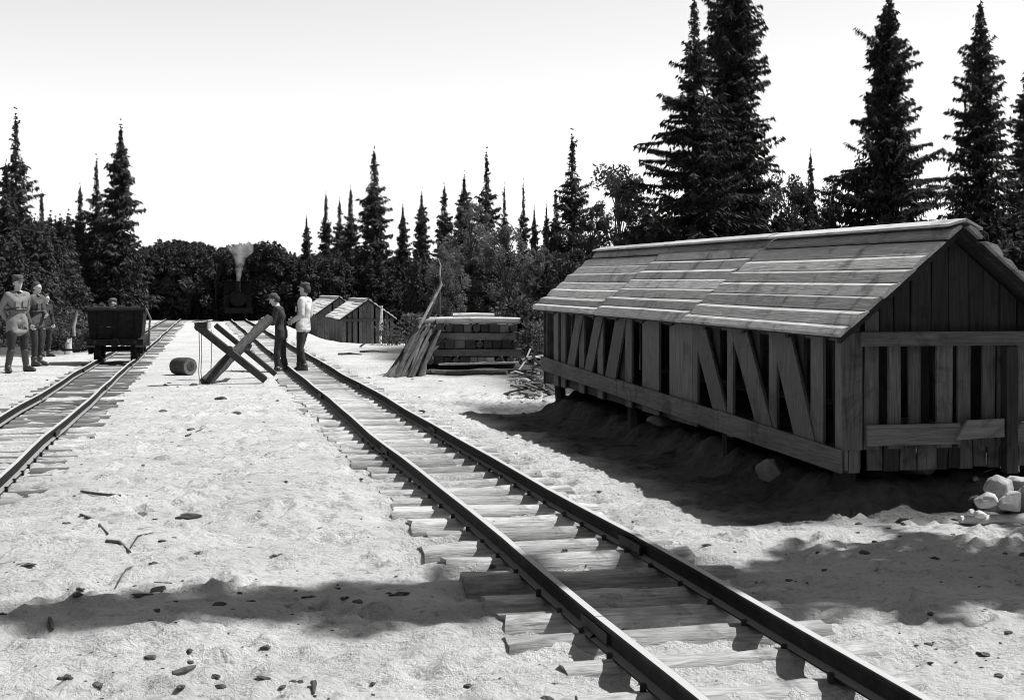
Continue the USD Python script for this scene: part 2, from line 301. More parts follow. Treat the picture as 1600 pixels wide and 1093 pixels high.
def build_track(name, label, s0, s1, seed):
    rng = np.random.default_rng(seed)
    t = thing('railway_track', label, 'railway track')
    step = 7.0
    for side in (-1, 1):
        s = s0 - (2.2 if side > 0 else 4.1)
        while s < s1:
            e = min(s + step, s1)
            part('rail', rail_mesh(name, side * GAUGE / 2, s, e - 0.008, 0.024, rng), M['rail'], t, 30)
            if s > s0 and s < 45:                                 # fishplates with bolts at the joint
                for o in (-0.019, 0.019):
                    fp = []
                    for ds in (-0.2,): 
                        a = track_pt(name, side * GAUGE / 2 + o - 0.009, s - 0.2); b = track_pt(name, side * GAUGE / 2 + o + 0.009, s - 0.2)
                        c = track_pt(name, side * GAUGE / 2 + o + 0.009, s + 0.2); d = track_pt(name, side * GAUGE / 2 + o - 0.009, s + 0.2)
                        fp.append(prism([(*a, 0.048), (*b, 0.048), (*c, 0.048), (*d, 0.048)], 0, (0, 0, 0.045)))
                    pp = part('fishplate', cat(*fp), M['iron'], t)
            s = e
    for i, s in enumerate(SLEEP[name]):
        if s < s0: continue
        far = s > 22
        L = (1.30 if name == 'main' else 1.26) + 0.22 * rng.random(); w = 0.10 * (rng.random() - 0.5)
        m = sleeper_mesh(rng, L, 8 if far else 11, 3 if far else 7, False)
        x, y = track_pt(name, w, s)
        dark = name == 'left' and rng.random() < 0.6
        p = part('sleeper', m, M['board_x'] if dark else M['sleeper_x'], t, 35, (x, y, (0.020 if name == 'main' else 0.014) + 0.010 * (rng.random() - .5)), -math.degrees(math.atan(TR[name][1])) * -1 * -1 + 2.5 * (rng.random() - 0.5) + 0)
    for s in SLEEP[name]:                                             # spikes holding the rail foot, where near enough to see
        if s < s0 or s > 15: continue
        for side in (-1, 1):
            for o in (-0.050, 0.050):
                x, y = track_pt(name, side * GAUGE / 2 + o + 0.012 * math.sin(s * 0.55 + 9 * side * GAUGE / 2), s + 0.02 * rng.normal())
                part('spike', box(x - 0.012, x + 0.012, y - 0.010, y + 0.010, 0.0, 0.046), M['iron'], t)
    return t
def fix_rot(k): return math.degrees(math.atan(-k))
build_track('main', 'narrow rusty track running past the hut, pale log sleepers half buried', 3.4, 76.5, 11)
build_track('left', 'second narrow track at the left with dark sleepers, under the tipper wagon', 10.0, 76.5, 12)

# ------------------------------------------------------------------ timber huts
def hut_builder(name, label, category, loc, rz, Lr, ue, uw, z_r, z_e, z_b, rows, seams, seed, layout=None, roof='roof', rise=0.0, over=0.12):
    """A gabled plank hut: local x across, y along the ridge (0 at the front end of the roof)."""
    rng = np.random.default_rng(seed); t = thing(name, label, category, loc, rz)
    lift = lambda m: (m.apply_translation([0, 0, 0]), setattr(m, 'vertices', m.vertices + np.outer(m.vertices[:, 1], [0, 0, rise])), m)[2]
    slope = math.atan2(z_r - z_e, ue); SL = math.hypot(ue, z_r - z_e)
    under = lambda u: z_r - abs(u) * math.tan(slope) - 0.055
    v0, v1 = over, Lr - over
    def bd(nm, m, mt, par=t, lab=None): return part(nm, lift(m), M[mt], par, False, None, 0, lab)
    # walls ------------------------------------------------
    def vert(u0, u1, za, zb, v, th, jit=0.01, nm='gable_board', mt='board_z'):
        j = jit * rng.normal(size=4); zl, zr = zb if np.ndim(zb) else (zb, zb)
        bd(nm, prism([(u0 + j[0], v, za), (u1 + j[1], v, za), (u1 + j[2], v, zr), (u0 + j[3], v, zl)], 0, (0, th, 0)), mt)
    def side(sgn, va, vb, za, zb, skew=0.0, out=0.0, th=0.022, nm='wall_board', mt='board_z', ends=None):
        u = sgn * (uw + out)
        poly = [(u, va, za), (u, vb, za), (u, vb + skew, zb), (u, va + skew, zb)] if ends is None else [(u, *e) for e in ends]
        bd(nm, prism(poly, 0, (-sgn * th, 0, 0)), mt)
    z_t = under(uw)
    for sgn in (-1, 1):
        for v in (v0 + 0.03, v1 - 0.09):
            bd('corner_post', box(sgn * (uw - 0.03), sgn * (uw - 0.11), v, v + 0.08, z_b, under(uw - 0.03)), 'board_z')
        bd('wall_plate', box(sgn * (uw - 0.035), sgn * (uw - 0.10), v0 + 0.12, v1 - 0.10, z_t - 0.085, z_t - 0.005), 'board_y')
        bd('bottom_beam', box(sgn * (uw - 0.035), sgn * (uw - 0.13), v0 + 0.12, v1 - 0.10, z_b + 0.02, z_b + 0.14), 'dark_y')
    for v in np.arange(v0 + 0.16, v1 - 0.2, 0.24):
        bd('floor_board', box(-uw + 0.04, uw - 0.04, v, v + 0.225, z_b + 0.145 + .004 * rng.random(), z_b + 0.17), 'dark_x')
    if layout: layout(side, vert, bd, rng, dict(uw=uw, z_b=z_b, z_t=z_t, under=under, v0=v0, v1=v1))
    else:
        v = v0
        while v < v1 - 0.05:
            wd = 0.13 + 0.05 * rng.random(); side(-1, v, min(v + wd, v1), z_b, z_t, out=0.006 * rng.random()); v += wd + 0.012 + (0.05 if rng.random() < 0.25 else 0)
        u = -uw
        while u < uw - 0.04:
            wd = 0.11 + 0.05 * rng.random(); u1 = min(u + wd, uw)
            vert(u, u1, z_b, (under(u), under(u1)), v0 - 0.01 * rng.random(), 0.02, 0.004); u = u1 + 0.010 + (0.05 if rng.random() < 0.3 else 0)
        bd('cross_beam', box(-uw, uw, v0 - 0.04, v0 - 0.012, z_t - 0.10, z_t - 0.02), 'board_x')
    v = v0                                                              # far long wall, back gable: close-boarded
    while v < v1 - 0.05:
        wd = 0.16 + 0.05 * rng.random(); side(1, v, min(v + wd, v1), z_b, z_t); v += wd + 0.006
    u = -uw
    while u < uw - 0.04:
        wd = 0.15 + 0.05 * rng.random(); u1 = min(u + wd, uw); vert(u, u1, z_b, min(under(u), under(u1)), v1 - 0.03, 0.02, 0.003, 'gable_board'); u = u1 + 0.008
    # roof ------------------------------------------------
    shell = []
    for sgn in (-1, 1):
        for v in np.arange(0.05, Lr - 0.05, (Lr - 0.16) / max(2, round(Lr / 0.9))):
            shell.append(prism([(0, v, z_r - 0.012), (0, v, z_r - 0.08), (sgn * ue * .97, v, z_e - 0.085 + .03 * (z_r - z_e)), (sgn * ue * .97, v, z_e - 0.015 + .03 * (z_r - z_e))], 0, (0, 0.06, 0)))
    for sgn in (-1, 1): shell.append(prism([(sgn * 0.004, 0.03, z_r - 0.022), (sgn * 0.004, 0.03, z_r - 0.042), (sgn * ue * .985, 0.03, z_e - 0.03), (sgn * ue * .985, 0.03, z_e - 0.010)], 0, (0, Lr - 0.06, 0)))
    rf = bd('roof', cat(*shell), 'dark_x')
    e = SL / rows
    for sgn in (-1, 1):
        o = np.array([0, z_r]); ds = np.array([sgn * math.cos(slope), -math.sin(slope)]); dn = np.array([sgn * math.sin(slope), math.cos(slope)])
        for r in range(rows):
            cuts = [0.0] + [s + 0.02 * rng.normal() for s in seams] + [Lr]
            for k in range(len(cuts) - 1):
                off = 0.30 * e * ((k + 1) % 2) if 0 < r else 0.0
                a = 0.080 + 0.012 * rng.normal(); a = min(max(a, 0.055), 0.105) * (e / 0.15); ph = math.radians(23 + 3 * rng.normal())
                th = 0.010 + 0.004 * rng.random(); lap = 0.012
                s0 = r * e + off * (0 if r == 0 else 1); s1 = (r + 1) * e + (off if r < rows - 1 else 0) + lap
                n1 = a * math.sin(ph); sec = [(s0, -0.010), (s0, 0.0), (s0 + a * math.cos(ph), n1), (s1, max(0.006, th)), (s1, -0.010)]
                sec = sec if r else [(s0 + 0.03, -0.010), (s0 + 0.03, 0.01), (s0 + a, n1 * 0.8), (s1, max(0.006, th)), (s1, -0.010)]
                tilt = 0.004 * rng.normal(size=2); ya, yb = cuts[k] + (0.0 if k == 0 else 0.004), cuts[k + 1] - (0.004 if k < len(cuts) - 2 else 0)
                ya -= 0.03 * rng.random() * (k == 0)
                P = []
                for y, tl in ((ya, tilt[0]), ((ya + yb) / 2, 0.006 * rng.normal()), (yb, tilt[1])):
                    P.append([(*(o + (s + tl) * ds + (n + 0.002 * (k % 2)) * dn),) for s, n in sec])
                vv = [(p[0], y, p[1]) for row, y in zip(P, (ya, (ya + yb) / 2, yb)) for p in row]; ff = []
                for i in range(2):
                    for j in range(5):
                        l = (j + 1) % 5; ff += [[i * 5 + j, i * 5 + l, (i + 1) * 5 + l], [i * 5 + j, (i + 1) * 5 + l, (i + 1) * 5 + j]]
                for j in range(1, 4): ff += [[0, j + 1, j], [10, 10 + j, 11 + j]]
                m = trimesh.Trimesh(vv, ff, process=False)
                if m.volume < 0: m.invert()
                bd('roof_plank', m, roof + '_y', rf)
    # ridge boards
    cuts = [0.0] + list(seams) + [Lr]
    for k in range(len(cuts) - 1):
        for sgn in (-1, 1):
            ph = slope * (0.42 if sgn < 0 else 0.7); wd = 0.135
            p0 = np.array([0.0 if sgn < 0 else 0.004, z_r + 0.034 + 0.003 * (k % 2)]); p1 = p0 + wd * np.array([sgn * math.cos(ph), -math.sin(ph)])
            bd('ridge_board', prism([(p0[0], cuts[k] - (0.02 if k == 0 else 0), p0[1]), (p1[0], cuts[k] - (0.02 if k == 0 else 0), p1[1]), (p1[0], cuts[k] - (0.02 if k == 0 else 0), p1[1] - 0.018), (p0[0], cuts[k] - (0.02 if k == 0 else 0), p0[1] - 0.018)], 0, (0, cuts[k + 1] - cuts[k], 0)), 'pale_y', rf)
    return t

HUT_O = (3.04, 9.55); HUT_R = 12.5
def hut_layout(side, vert, bd, rng, g):
    uw, z_b, z_t, under, v0, v1 = (g[k] for k in ('uw', 'z_b', 'z_t', 'under', 'v0', 'v1'))
    cs, sn = math.cos(math.radians(HUT_R)), math.sin(math.radians(HUT_R))
    A, B = HUT_O[0] - uw * cs, HUT_O[1] - uw * sn
    v_of = lambda px: (F * A - (px - 800) * B) / ((px - 800) * cs + F * sn)
    def z_of(px, py):
        v = v_of(px); return EYE - (py - HZ) * (B + cs * v) / F - 0.009 * v
    zt, zb = z_t, z_b
    def upright(p0, p1, out=0.0, za=zb + 0.02, mt='board_z'): side(-1, v_of(p1), v_of(p0), za, zt, out=out, mt=mt)
    def diag(xt, xb, wpx, out=0.018):
        vt, vb = v_of(xt), v_of(xb); wt = abs(v_of(xt - wpx / 2) - v_of(xt + wpx / 2)); wb = abs(v_of(xb - wpx / 2) - v_of(xb + wpx / 2))
        side(-1, 0, 0, 0, 0, out=out, nm='brace', ends=[(vb - wb / 2, zb + 0.13), (vb + wb / 2, zb + 0.13), (vt + wt / 2, zt), (vt - wt / 2, zt)])
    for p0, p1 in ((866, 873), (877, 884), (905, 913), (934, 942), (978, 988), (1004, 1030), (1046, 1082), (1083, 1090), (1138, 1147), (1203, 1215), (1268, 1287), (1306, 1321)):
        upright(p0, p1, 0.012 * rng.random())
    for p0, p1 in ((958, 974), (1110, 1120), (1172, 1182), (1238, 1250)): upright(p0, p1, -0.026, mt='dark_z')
    for xt, xb, w in ((909, 890, 11), (940, 917, 12), (974, 952, 16), (1090, 1132, 22), (1153, 1200, 26), (1219, 1262, 32)): diag(xt, xb, w)
    # low boards along the foot of the long wall
    for k, (va, vb) in enumerate(((v0 + .02, 2.4), (2.41, 5.3), (5.31, v1 - 0.02))):
        r0, r1 = 0.02 * va, 0.02 * vb
        side(-1, 0, 0, 0, 0, out=0.042, nm='foot_board', mt='board_y', ends=[(va, zb + r0), (vb, zb + r1), (vb, zb + r1 + 0.17), (va, zb + r0 + 0.17 - .02 * rng.random())])
    # gable
    zm0, zm1 = 0.475, 0.615
    vz = v0 + 0.03
    for k, (a, b) in enumerate(((-0.83, -0.69), (-0.654, -0.553), (-0.477, -0.389), (-0.33, -0.243), (-0.124, -0.008), (0.03, 0.12), (0.22, 0.315), (0.335, 0.44), (0.49, 0.60), (0.64, 0.80))):
        vert(max(a, -uw - 0.02), b, zm0 - 0.03, under(max(abs(a), abs(b))) if abs(a) > 0.6 else 1.19, vz - 0.012 * rng.random() - 0.026 * (k == 0), 0.022, 0.005)
    u = -uw + 0.005                                                     # short boards below the cross plank
    while u < uw - 0.03:
        wd = 0.07 + 0.07 * rng.random(); vert(u, min(u + wd, uw), z_b + 0.02 * rng.random(), zm0 + 0.02, vz + 0.012 + 0.01 * rng.random(), 0.02, 0.004, mt='board_z' if rng.random() < 0.6 else 'dark_z'); u += wd + 0.012 + 0.03 * (rng.random() < 0.3)
    bd('cross_beam', box(-uw + 0.09, uw, vz - 0.065, vz - 0.03, 1.14, 1.235), 'board_x')
    bd('rail_board', box(-0.665, 0.02, vz - 0.062, vz - 0.036, zm0, zm1), 'board_x')
    bd('rail_board', prism([(-0.03, vz - 0.064, zm0 + 0.03), (0.325, vz - 0.075, zm0 + 0.045), (0.325, vz - 0.075, zm1 + 0.03), (0.06, vz - 0.064, zm1 + 0.022)], 0, (0, -0.028, 0)), 'sunlit_x', lab='rail board nailed on slantwise, grazing sun painted in paler')
    bd('rail_board', box(0.44, uw, vz - 0.062, vz - 0.036, zm0, zm1), 'board_x')
    bd('door_post', box(0.345, 0.43, vz - 0.10, vz - 0.028, z_b - 0.02, 1.13), 'dark_z')
    u = -uw + 0.03                                                      # triangle of the gable: upright dark boards
    while u < uw - 0.05:
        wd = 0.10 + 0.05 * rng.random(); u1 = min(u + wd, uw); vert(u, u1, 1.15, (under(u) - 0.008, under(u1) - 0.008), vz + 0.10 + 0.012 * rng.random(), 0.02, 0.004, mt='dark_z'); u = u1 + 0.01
    for k, v in enumerate((0.36, 2.5, 5.1, 8.2)):        # stumps and blocks that carry the bottom beams
        for sgn in (-1, 1):
            r = 0.065 + 0.02 * rng.random(); c = (sgn * (uw - 0.09) + 0.03 * rng.normal(), v)
            bd('foundation_stump', tube([(c[0], c[1], -0.10), (c[0] + 0.01, c[1], 0.1), (c[0], c[1] + 0.01, z_b + 0.018)], [r * 1.15, r, r * 0.95], 9, 0.12, rng), 'dark_z')
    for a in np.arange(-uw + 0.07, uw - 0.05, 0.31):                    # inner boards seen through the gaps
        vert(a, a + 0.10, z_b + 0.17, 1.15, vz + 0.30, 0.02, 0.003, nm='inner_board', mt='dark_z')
hut_builder('plank_hut', 'long low plank hut with lapped board roof standing on boulders beside the track', 'hut',
            (HUT_O[0], HUT_O[1], 0), HUT_R, 8.75, 0.90, 0.80, 1.965, 1.225, 0.29, 8, (3.1, 5.9), 21, hut_layout, rise=0.009)
zs = -0.58
hut_builder('timber_shed', 'nearer of two small gabled sheds, pale pole in front of its gable', 'shed', (-5.05, 50.0, zs), 12.4, 5.6, 1.0, 0.90, 1.275 - zs, 0.58 - zs, 0.05, 7, (2.6,), 22, roof='fresh')
hut_builder('timber_shed', 'farther small shed, its striped roof showing beside the man in the pale jacket', 'shed', (-7.30, 60.2, zs), 12.4, 9.0, 1.05, 0.92, 1.337 - zs, 0.58 - zs, 0.05, 8, (3.0, 6.0), 23, roof='fresh')

# ------------------------------------------------------------------ trees
def conifer(seed, H, R, whorl=0.20, nb=6, p=0.85, tip=0.12, gap=0.12, base=0.06, tw=1.0, rough=0.35, leaf=1.0, fill=1.0):
    rng = np.random.default_rng(seed)
    zt = np.linspace(0, H, 9); wx = 0.012 * H * np.cumsum(rng.normal(size=9)) * 0.15
    trunk = tube(np.stack([wx, wx[::-1] * 0 + 0.6 * wx, zt], 1), 0.011 * H * (1 - zt / H) + 0.010, 6, 0.1, rng)
    V, Fc = [], []; n = 0
    z = base * H; lobes = rng.random(64)
    tri = []
    while z < H * 0.985:
        f = z / H; rp = R * (1 - f) ** p * (1 - 0.35 * math.exp(-f / 0.07))
        if f > 1 - tip: rp = max(rp * 0.8, 0.02 * R)
        k = nb + rng.integers(-1, 2); a0 = rng.random() * 6.28
        rp *= 1 + 0.28 * (lobes[int(f * 20)] - 0.5) * 2 * rough / 0.35
        for b in range(k):
            if rng.random() < gap: continue
            a = a0 + b * 6.28 / k + 0.4 * rng.normal(); L = rp * (1 + rough * rng.normal() * 0.6)
            if L < 0.05: L = 0.04 + 0.03 * rng.random()
            L = min(L, 1.45 * rp + 0.1)
            el = -0.38 + 0.75 * f + 0.22 * rng.normal(); zz = z + 0.9 * whorl * rng.normal()
            m = max(3, int(L / 0.055 * tw)); s = (np.arange(m) + 0.6) / m; curve = 0.22 * L * s ** 2
            c = np.stack([np.cos(a) * L * s, np.sin(a) * L * s, zz + math.tan(el) * L * s + curve * (0.6 - f * 0.3)], 1)
            rep = 3
            c = np.repeat(c, rep, 0); ss = np.repeat(s, rep)
            q = len(c); side = np.tile([-1, 1, 0], q // 3 + 1)[:q]
            yaw = a + side * (0.9 + 0.3 * rng.normal(size=q)); pit = -0.35 - 0.5 * rng.random(q) - 0.7 * (side == 0)
            ln = leaf * (0.03 + 0.06 * min(1, L / 0.35) + 0.20 * (1 - 0.55 * ss) * min(1, L / 0.6)) * (0.7 + 0.6 * rng.random(q))
            d = np.stack([np.cos(yaw) * np.cos(pit), np.sin(yaw) * np.cos(pit), np.sin(pit)], 1)
            wv = np.cross(d, np.stack([rng.normal(size=q) * 0.6, rng.normal(size=q) * 0.6, np.ones(q)], 1)); wv /= np.linalg.norm(wv, axis=1, keepdims=True) + 1e-9
            hw = (0.022 + 0.026 * rng.random(q))[:, None] * leaf * min(1, 0.4 + L / 0.5)
            p0, p1 = c - 0.3 * ln[:, None] * d, c + ln[:, None] * d; mid = c + 0.25 * ln[:, None] * d
            tri.append(np.stack([p0, mid + wv * hw, p1, mid - wv * hw], 1))
        z += whorl * (0.75 + 0.5 * rng.random()) * (0.7 + 0.6 * (1 - f))
    q = int(fill * 260 * H * R); f = rng.random(q) ** 1.5 * (0.97 - base) + base; rr = R * (1 - f) ** p * (0.80 * rng.random(q) ** 0.55) * (1 + rough * 0.5 * (lobes[(f * 20).astype(int)] - 0.5) * 2); a = rng.random(q) * 6.28
    c = np.stack([rr * np.cos(a), rr * np.sin(a), f * H], 1); d = np.stack([np.cos(a) * 0.6 + 0.5 * rng.normal(size=q), np.sin(a) * 0.6 + 0.5 * rng.normal(size=q), -0.5 - 0.5 * rng.random(q)], 1); d /= np.linalg.norm(d, axis=1, keepdims=True)
    w = np.cross(d, rng.normal(size=(q, 3))); w /= np.linalg.norm(w, axis=1, keepdims=True); ln = (leaf * (0.08 + 0.10 * rng.random(q)) * (1 - 0.6 * f))[:, None]; tri.append(np.stack([c - d * ln, c + w * ln * 0.32, c + d * ln, c - w * ln * 0.32], 1))
    lead = np.array([[[0, 0, H * 0.93], [0.02, 0, H * 0.96], [0, 0, H * 1.0], [-0.02, 0, H * 0.96]]])
    T = np.concatenate(tri + [lead]); T[:, :, 0] += np.interp(T[:, :, 2], zt, wx); T[:, :, 1] += np.interp(T[:, :, 2], zt, 0.6 * wx)
    v = T.reshape(-1, 3); qd = np.arange(len(v)).reshape(-1, 4)
    return trunk, (v, qd)
def broadleaf(seed, H, R, n=2600, base=0.12, leaf=0.10, shape=1.0, clumps=26):
    rng = np.random.default_rng(seed); zt = np.linspace(0, H * 0.85, 6)
    parts = [tube(np.stack([0.02 * H * np.sin(zt + seed), 0.015 * H * np.cos(zt * 1.3), zt], 1), 0.012 * H * (1 - 0.9 * zt / (H * 0.85)) + 0.006, 6)]
    C = []
    for _ in range(clumps):
        f = base + (0.90 - base) * rng.random() ** 0.85; w = math.sin(math.pi * min(1, (f - base * 0.5) / (1.02 - base * 0.5)) ** shape) ** 0.75
        a = rng.random() * 6.28; r = R * w * rng.random() ** 0.5; c = np.array([r * math.cos(a), r * math.sin(a), f * H]); C.append((c, (0.14 * R + 0.26 * R * rng.random()) * (1.15 - 0.5 * f)))
        z0 = max(0.1 * H, c[2] - 0.9 * r - 0.12 * H); parts.append(tube([[0, 0, z0], c * [0.55, 0.55, 1] + [0, 0, -0.25 * (c[2] - z0)], c], [0.004 * H, 0.003 * H, 0.002 * H], 4))
    pts, k = [], n // clumps
    for c, r in C:
        u = rng.normal(size=(k, 3)); u /= np.linalg.norm(u, axis=1, keepdims=True); pts.append(c + u * r * rng.random((k, 1)) ** 0.45 * [1, 1, 1.25])
    c = np.concatenate(pts); hi = c[:, 2] > 0.96 * H; c[hi, 2] = 0.96 * H - np.minimum((c[hi, 2] - 0.96 * H) * 1.5, 0.3 * H) + 0.04 * H * rng.random(hi.sum()); c[:, 2] = np.maximum(c[:, 2], 0.05 * H); q = len(c); d = rng.normal(size=(q, 3)); d /= np.linalg.norm(d, axis=1, keepdims=True); w = np.cross(d, rng.normal(size=(q, 3))); w /= np.linalg.norm(w, axis=1, keepdims=True)
    s = leaf * (0.6 + 0.8 * rng.random((q, 1)))
    v = np.stack([c - d * s, c + w * s * 0.5, c + d * s, c - w * s * 0.5], 1).reshape(-1, 3)
    return cat(*parts), (v, np.arange(len(v)).reshape(-1, 4))

def kind_class(name, built, bark, leaf):
    p = f'/World/{name}_kind'; stage.CreateClassPrim(p).SetTypeName('Xform')
    usdkit.mesh(stage, p + '/trunk', built[0], M[bark], True); usdkit.mesh(stage, p + '/crown', built[1], M[leaf])
    return p
KIND = {}
def conifer_kind(key, **kw): KIND[key] = (kind_class('spruce_' + key, conifer(**kw), 'bark', 'needles'), kw['H'], 'spruce')
def birch_kind(key, lf='leaves', **kw): KIND[key] = (kind_class('birch_' + key, broadleaf(**kw), 'bark', lf), kw['H'], 'birch')
conifer_kind('big_dense', seed=1, H=12.5, R=1.65, whorl=0.16, nb=9, p=0.60, fill=1.5, gap=0.04, tip=0.05, tw=1.0, rough=0.30)
conifer_kind('big_thin', seed=2, H=11.5, R=2.1, whorl=0.19, nb=7, p=1.05, gap=0.20, tip=0.30, tw=1.0, rough=0.5, fill=0.6)
conifer_kind('big_full', seed=3, H=11.5, R=2.0, whorl=0.17, nb=8, p=0.72, fill=1.6, gap=0.08, tip=0.06, rough=0.42)
conifer_kind('big_tier', seed=4, H=11.5, R=2.1, whorl=0.29, nb=8, p=0.95, fill=1.4, gap=0.08, tip=0.08, rough=0.40)
conifer_kind('slim', seed=5, H=10, R=1.25, whorl=0.24, nb=7, p=0.85, tip=0.2, gap=0.16, tw=0.8, rough=0.4, leaf=1.25)
conifer_kind('spire', seed=6, H=10, R=1.55, whorl=0.24, nb=7, p=0.95, tip=0.14, gap=0.12, tw=0.8, leaf=1.25)
conifer_kind('sparse', seed=7, H=10, R=1.6, whorl=0.28, nb=6, p=1.05, tip=0.30, gap=0.24, fill=0.6, tw=0.8, rough=0.5, leaf=1.25)
conifer_kind('narrow', seed=9, H=15.6, R=1.35, whorl=0.18, nb=8, p=0.85, gap=0.08, tip=0.08, rough=0.4, base=0.12)
conifer_kind('bushy', seed=8, H=8, R=1.25, whorl=0.22, nb=7, p=0.75, tip=0.10, gap=0.08, tw=0.8, leaf=1.3)
birch_kind('round', seed=31, H=8, R=1.9, n=9000, base=0.15, leaf=0.08, clumps=54)
birch_kind('tall', seed=32, H=8, R=1.35, n=8000, base=0.10, leaf=0.08, clumps=54)
birch_kind('pale_tall', 'sunlit_leaves', seed=34, H=8, R=1.4, n=7000, base=0.08, leaf=0.08, clumps=54)
birch_kind('pale_round', 'sunlit_leaves', seed=35, H=8, R=1.9, n=8000, base=0.08, leaf=0.08, clumps=54)
def tree(key, px, py, d, label, sx=1.0, group=None, rz=None):
    cls, H0, nm = KIND[key]; x = px2x(px, d); z0 = hz(x, d) - 0.05; H = py2z(py, d) - z0; s = H / H0
    t = thing(nm + '_tree', label, nm, (x, d, z0), (px * 37 + d * 11) % 360 if rz is None else rz, group, (s * sx, s * sx, s))
    t.GetReferences().AddInternalReference(cls); t.SetInstanceable(True)
    return t
T = [  # kind, px of the tip, py of the tip, distance, width, label
 ('big_thin', 1085, -12, 37.0, 1.25, 'tall ragged spruce with a bare thin tip behind the middle of the hut'),
 ('big_dense', 1143, -75, 38.5, 1.05, 'tallest and densest spruce, broad and dark, behind the middle of the hut'),
 ('big_full', 1384, -8, 38.0, 1.05, 'tall full spruce standing alone behind the front end of the hut roof'),
 ('big_tier', 1531, -6, 39.0, 1.12, 'tall spruce with separate drooping tiers of branches, right of the ridge end'),
 ('big_tier', 1606, 78, 41.0, 1.0, 'spruce cut off by the right edge of the picture'),
 ('slim', 1266, 236, 46.0, 0.75, 'small thin spruce tip between the two groups of tall spruces'),
 ('slim', 584, 232, 84.0, 1.15, 'tall slender spruce above the small sheds'),
 ('spire', 631, 318, 82.0, 0.9, 'short spruce right of the tall slender one above the sheds'),
 ('spire', 660, 298, 80.0, 0.95, 'dark column-like spruce above the leaning poles'),
 ('slim', 695, 288, 83.0, 1.0, 'thin spruce above the tall crooked pole'),
 ('spire', 727, 272, 84.0, 1.1, 'spruce just left of the tall one above the timber stack, birch in front'),
 ('sparse', 761, 238, 85.0, 1.05, 'tall spruce with a bare tip above the middle of the timber stack'),
 ('sparse', 788, 292, 86.0, 0.8, 'thin faint spruce right of the tall one above the timber stack'),
 ('sparse', 818, 286, 88.0, 0.7, 'thin faint spruce above the right end of the timber stack'),
 ('spire', 836, 322, 80.0, 0.7, 'small spruce left of the hut eaves, lower than its neighbours'),
 ('slim', 868, 298, 76.0, 0.9, 'spruce close left of the tall bare-tipped one by the hut'),
 ('sparse', 894, 210, 74.0, 1.3, 'tall bare-tipped spruce above the far end of the hut roof'),
 ('spire', 853, 318, 78.0, 0.6, 'little spruce between the timber stack and the hut roof'),
 ('slim', 548, 292, 92.0, 0.9, 'spruce left of the tall slender one above the sheds'),
 ('slim', 530, 310, 95.0, 0.8, 'thin spruce above the man in the pale jacket, right one of three'),
 ('slim', 509, 300, 96.0, 0.75, 'thin spruce above the man in the pale jacket, middle one of three'),
 ('spire', 480, 336, 98.0, 0.85, 'low spruce at the left end of the row behind the two men'),
 ('sparse', 24, 178, 60.0, 1.2, 'tall bare-tipped spruce above the soldiers at the left edge'),
 ('slim', 9, 252, 57.0, 1.1, 'spruce at the left edge of the picture, left of the bare-tipped one'),
 ('slim', 65, 300, 66.0, 0.9, 'short spruce just right of the tall one above the soldiers'),
 ('slim', 126, 288, 64.0, 0.9, 'leftmost spruce of the three above the wagon'),
 ('sparse', 150, 248, 66.0, 1.0, 'bare-tipped middle spruce of the three above the wagon'),
 ('spire', 185, 193, 64.0, 1.15, 'tallest spruce above the wagon, rightmost of three'),
 ('spire', 86, 338, 70.0, 0.7, 'tiny spruce tip between the soldiers and the wagon'),
]
for k, px, py, d, sx, lab in T: tree(k, px, py, d, lab, sx)
B = [('round', 966, 243, 62.0, 0.95, 'airy round birch between the hut roof and the thin tall spruce'),
     ('tall', 930, 300, 60.0, 0.9, 'leafy birch above the far end of the hut ridge'),
     ('round', 1232, 258, 48.0, 0.85, 'round-headed birch behind the hut, right of the tallest spruce'),
     ('tall', 1296, 268, 47.0, 0.85, 'leafy birch behind the hut, left of the lone full spruce'),
     ('round', 1190, 285, 46.0, 0.8, 'low birch at the foot of the tallest spruce'),
     ('pale_tall', 735, 300, 70.0, 1.2, 'pale leafy birch standing in front of the spruces above the timber stack'),
     ('pale_round', 790, 335, 66.0, 1.0, 'broad pale birch above the right half of the timber stack'),
     ('pale_round', 700, 368, 64.0, 0.9, 'low pale birch behind the crooked pole'),
     ('pale_tall', 845, 372, 58.0, 1.0, 'birch against the far gable of the hut')]
for k, px, py, d, sx, lab in B: tree(k, px, py, d, lab, sx)
# the spruce beyond the right edge whose shadow lies across the track
cls, H0, nm = KIND['narrow']
t = thing('spruce_tree', 'spruce outside the picture that shades the foreground', 'spruce', (7.4, 8.42, 0), 40, None, (1.0, 1.0, 15.6 / H0)); t.GetReferences().AddInternalReference(cls); t.SetInstanceable(True)

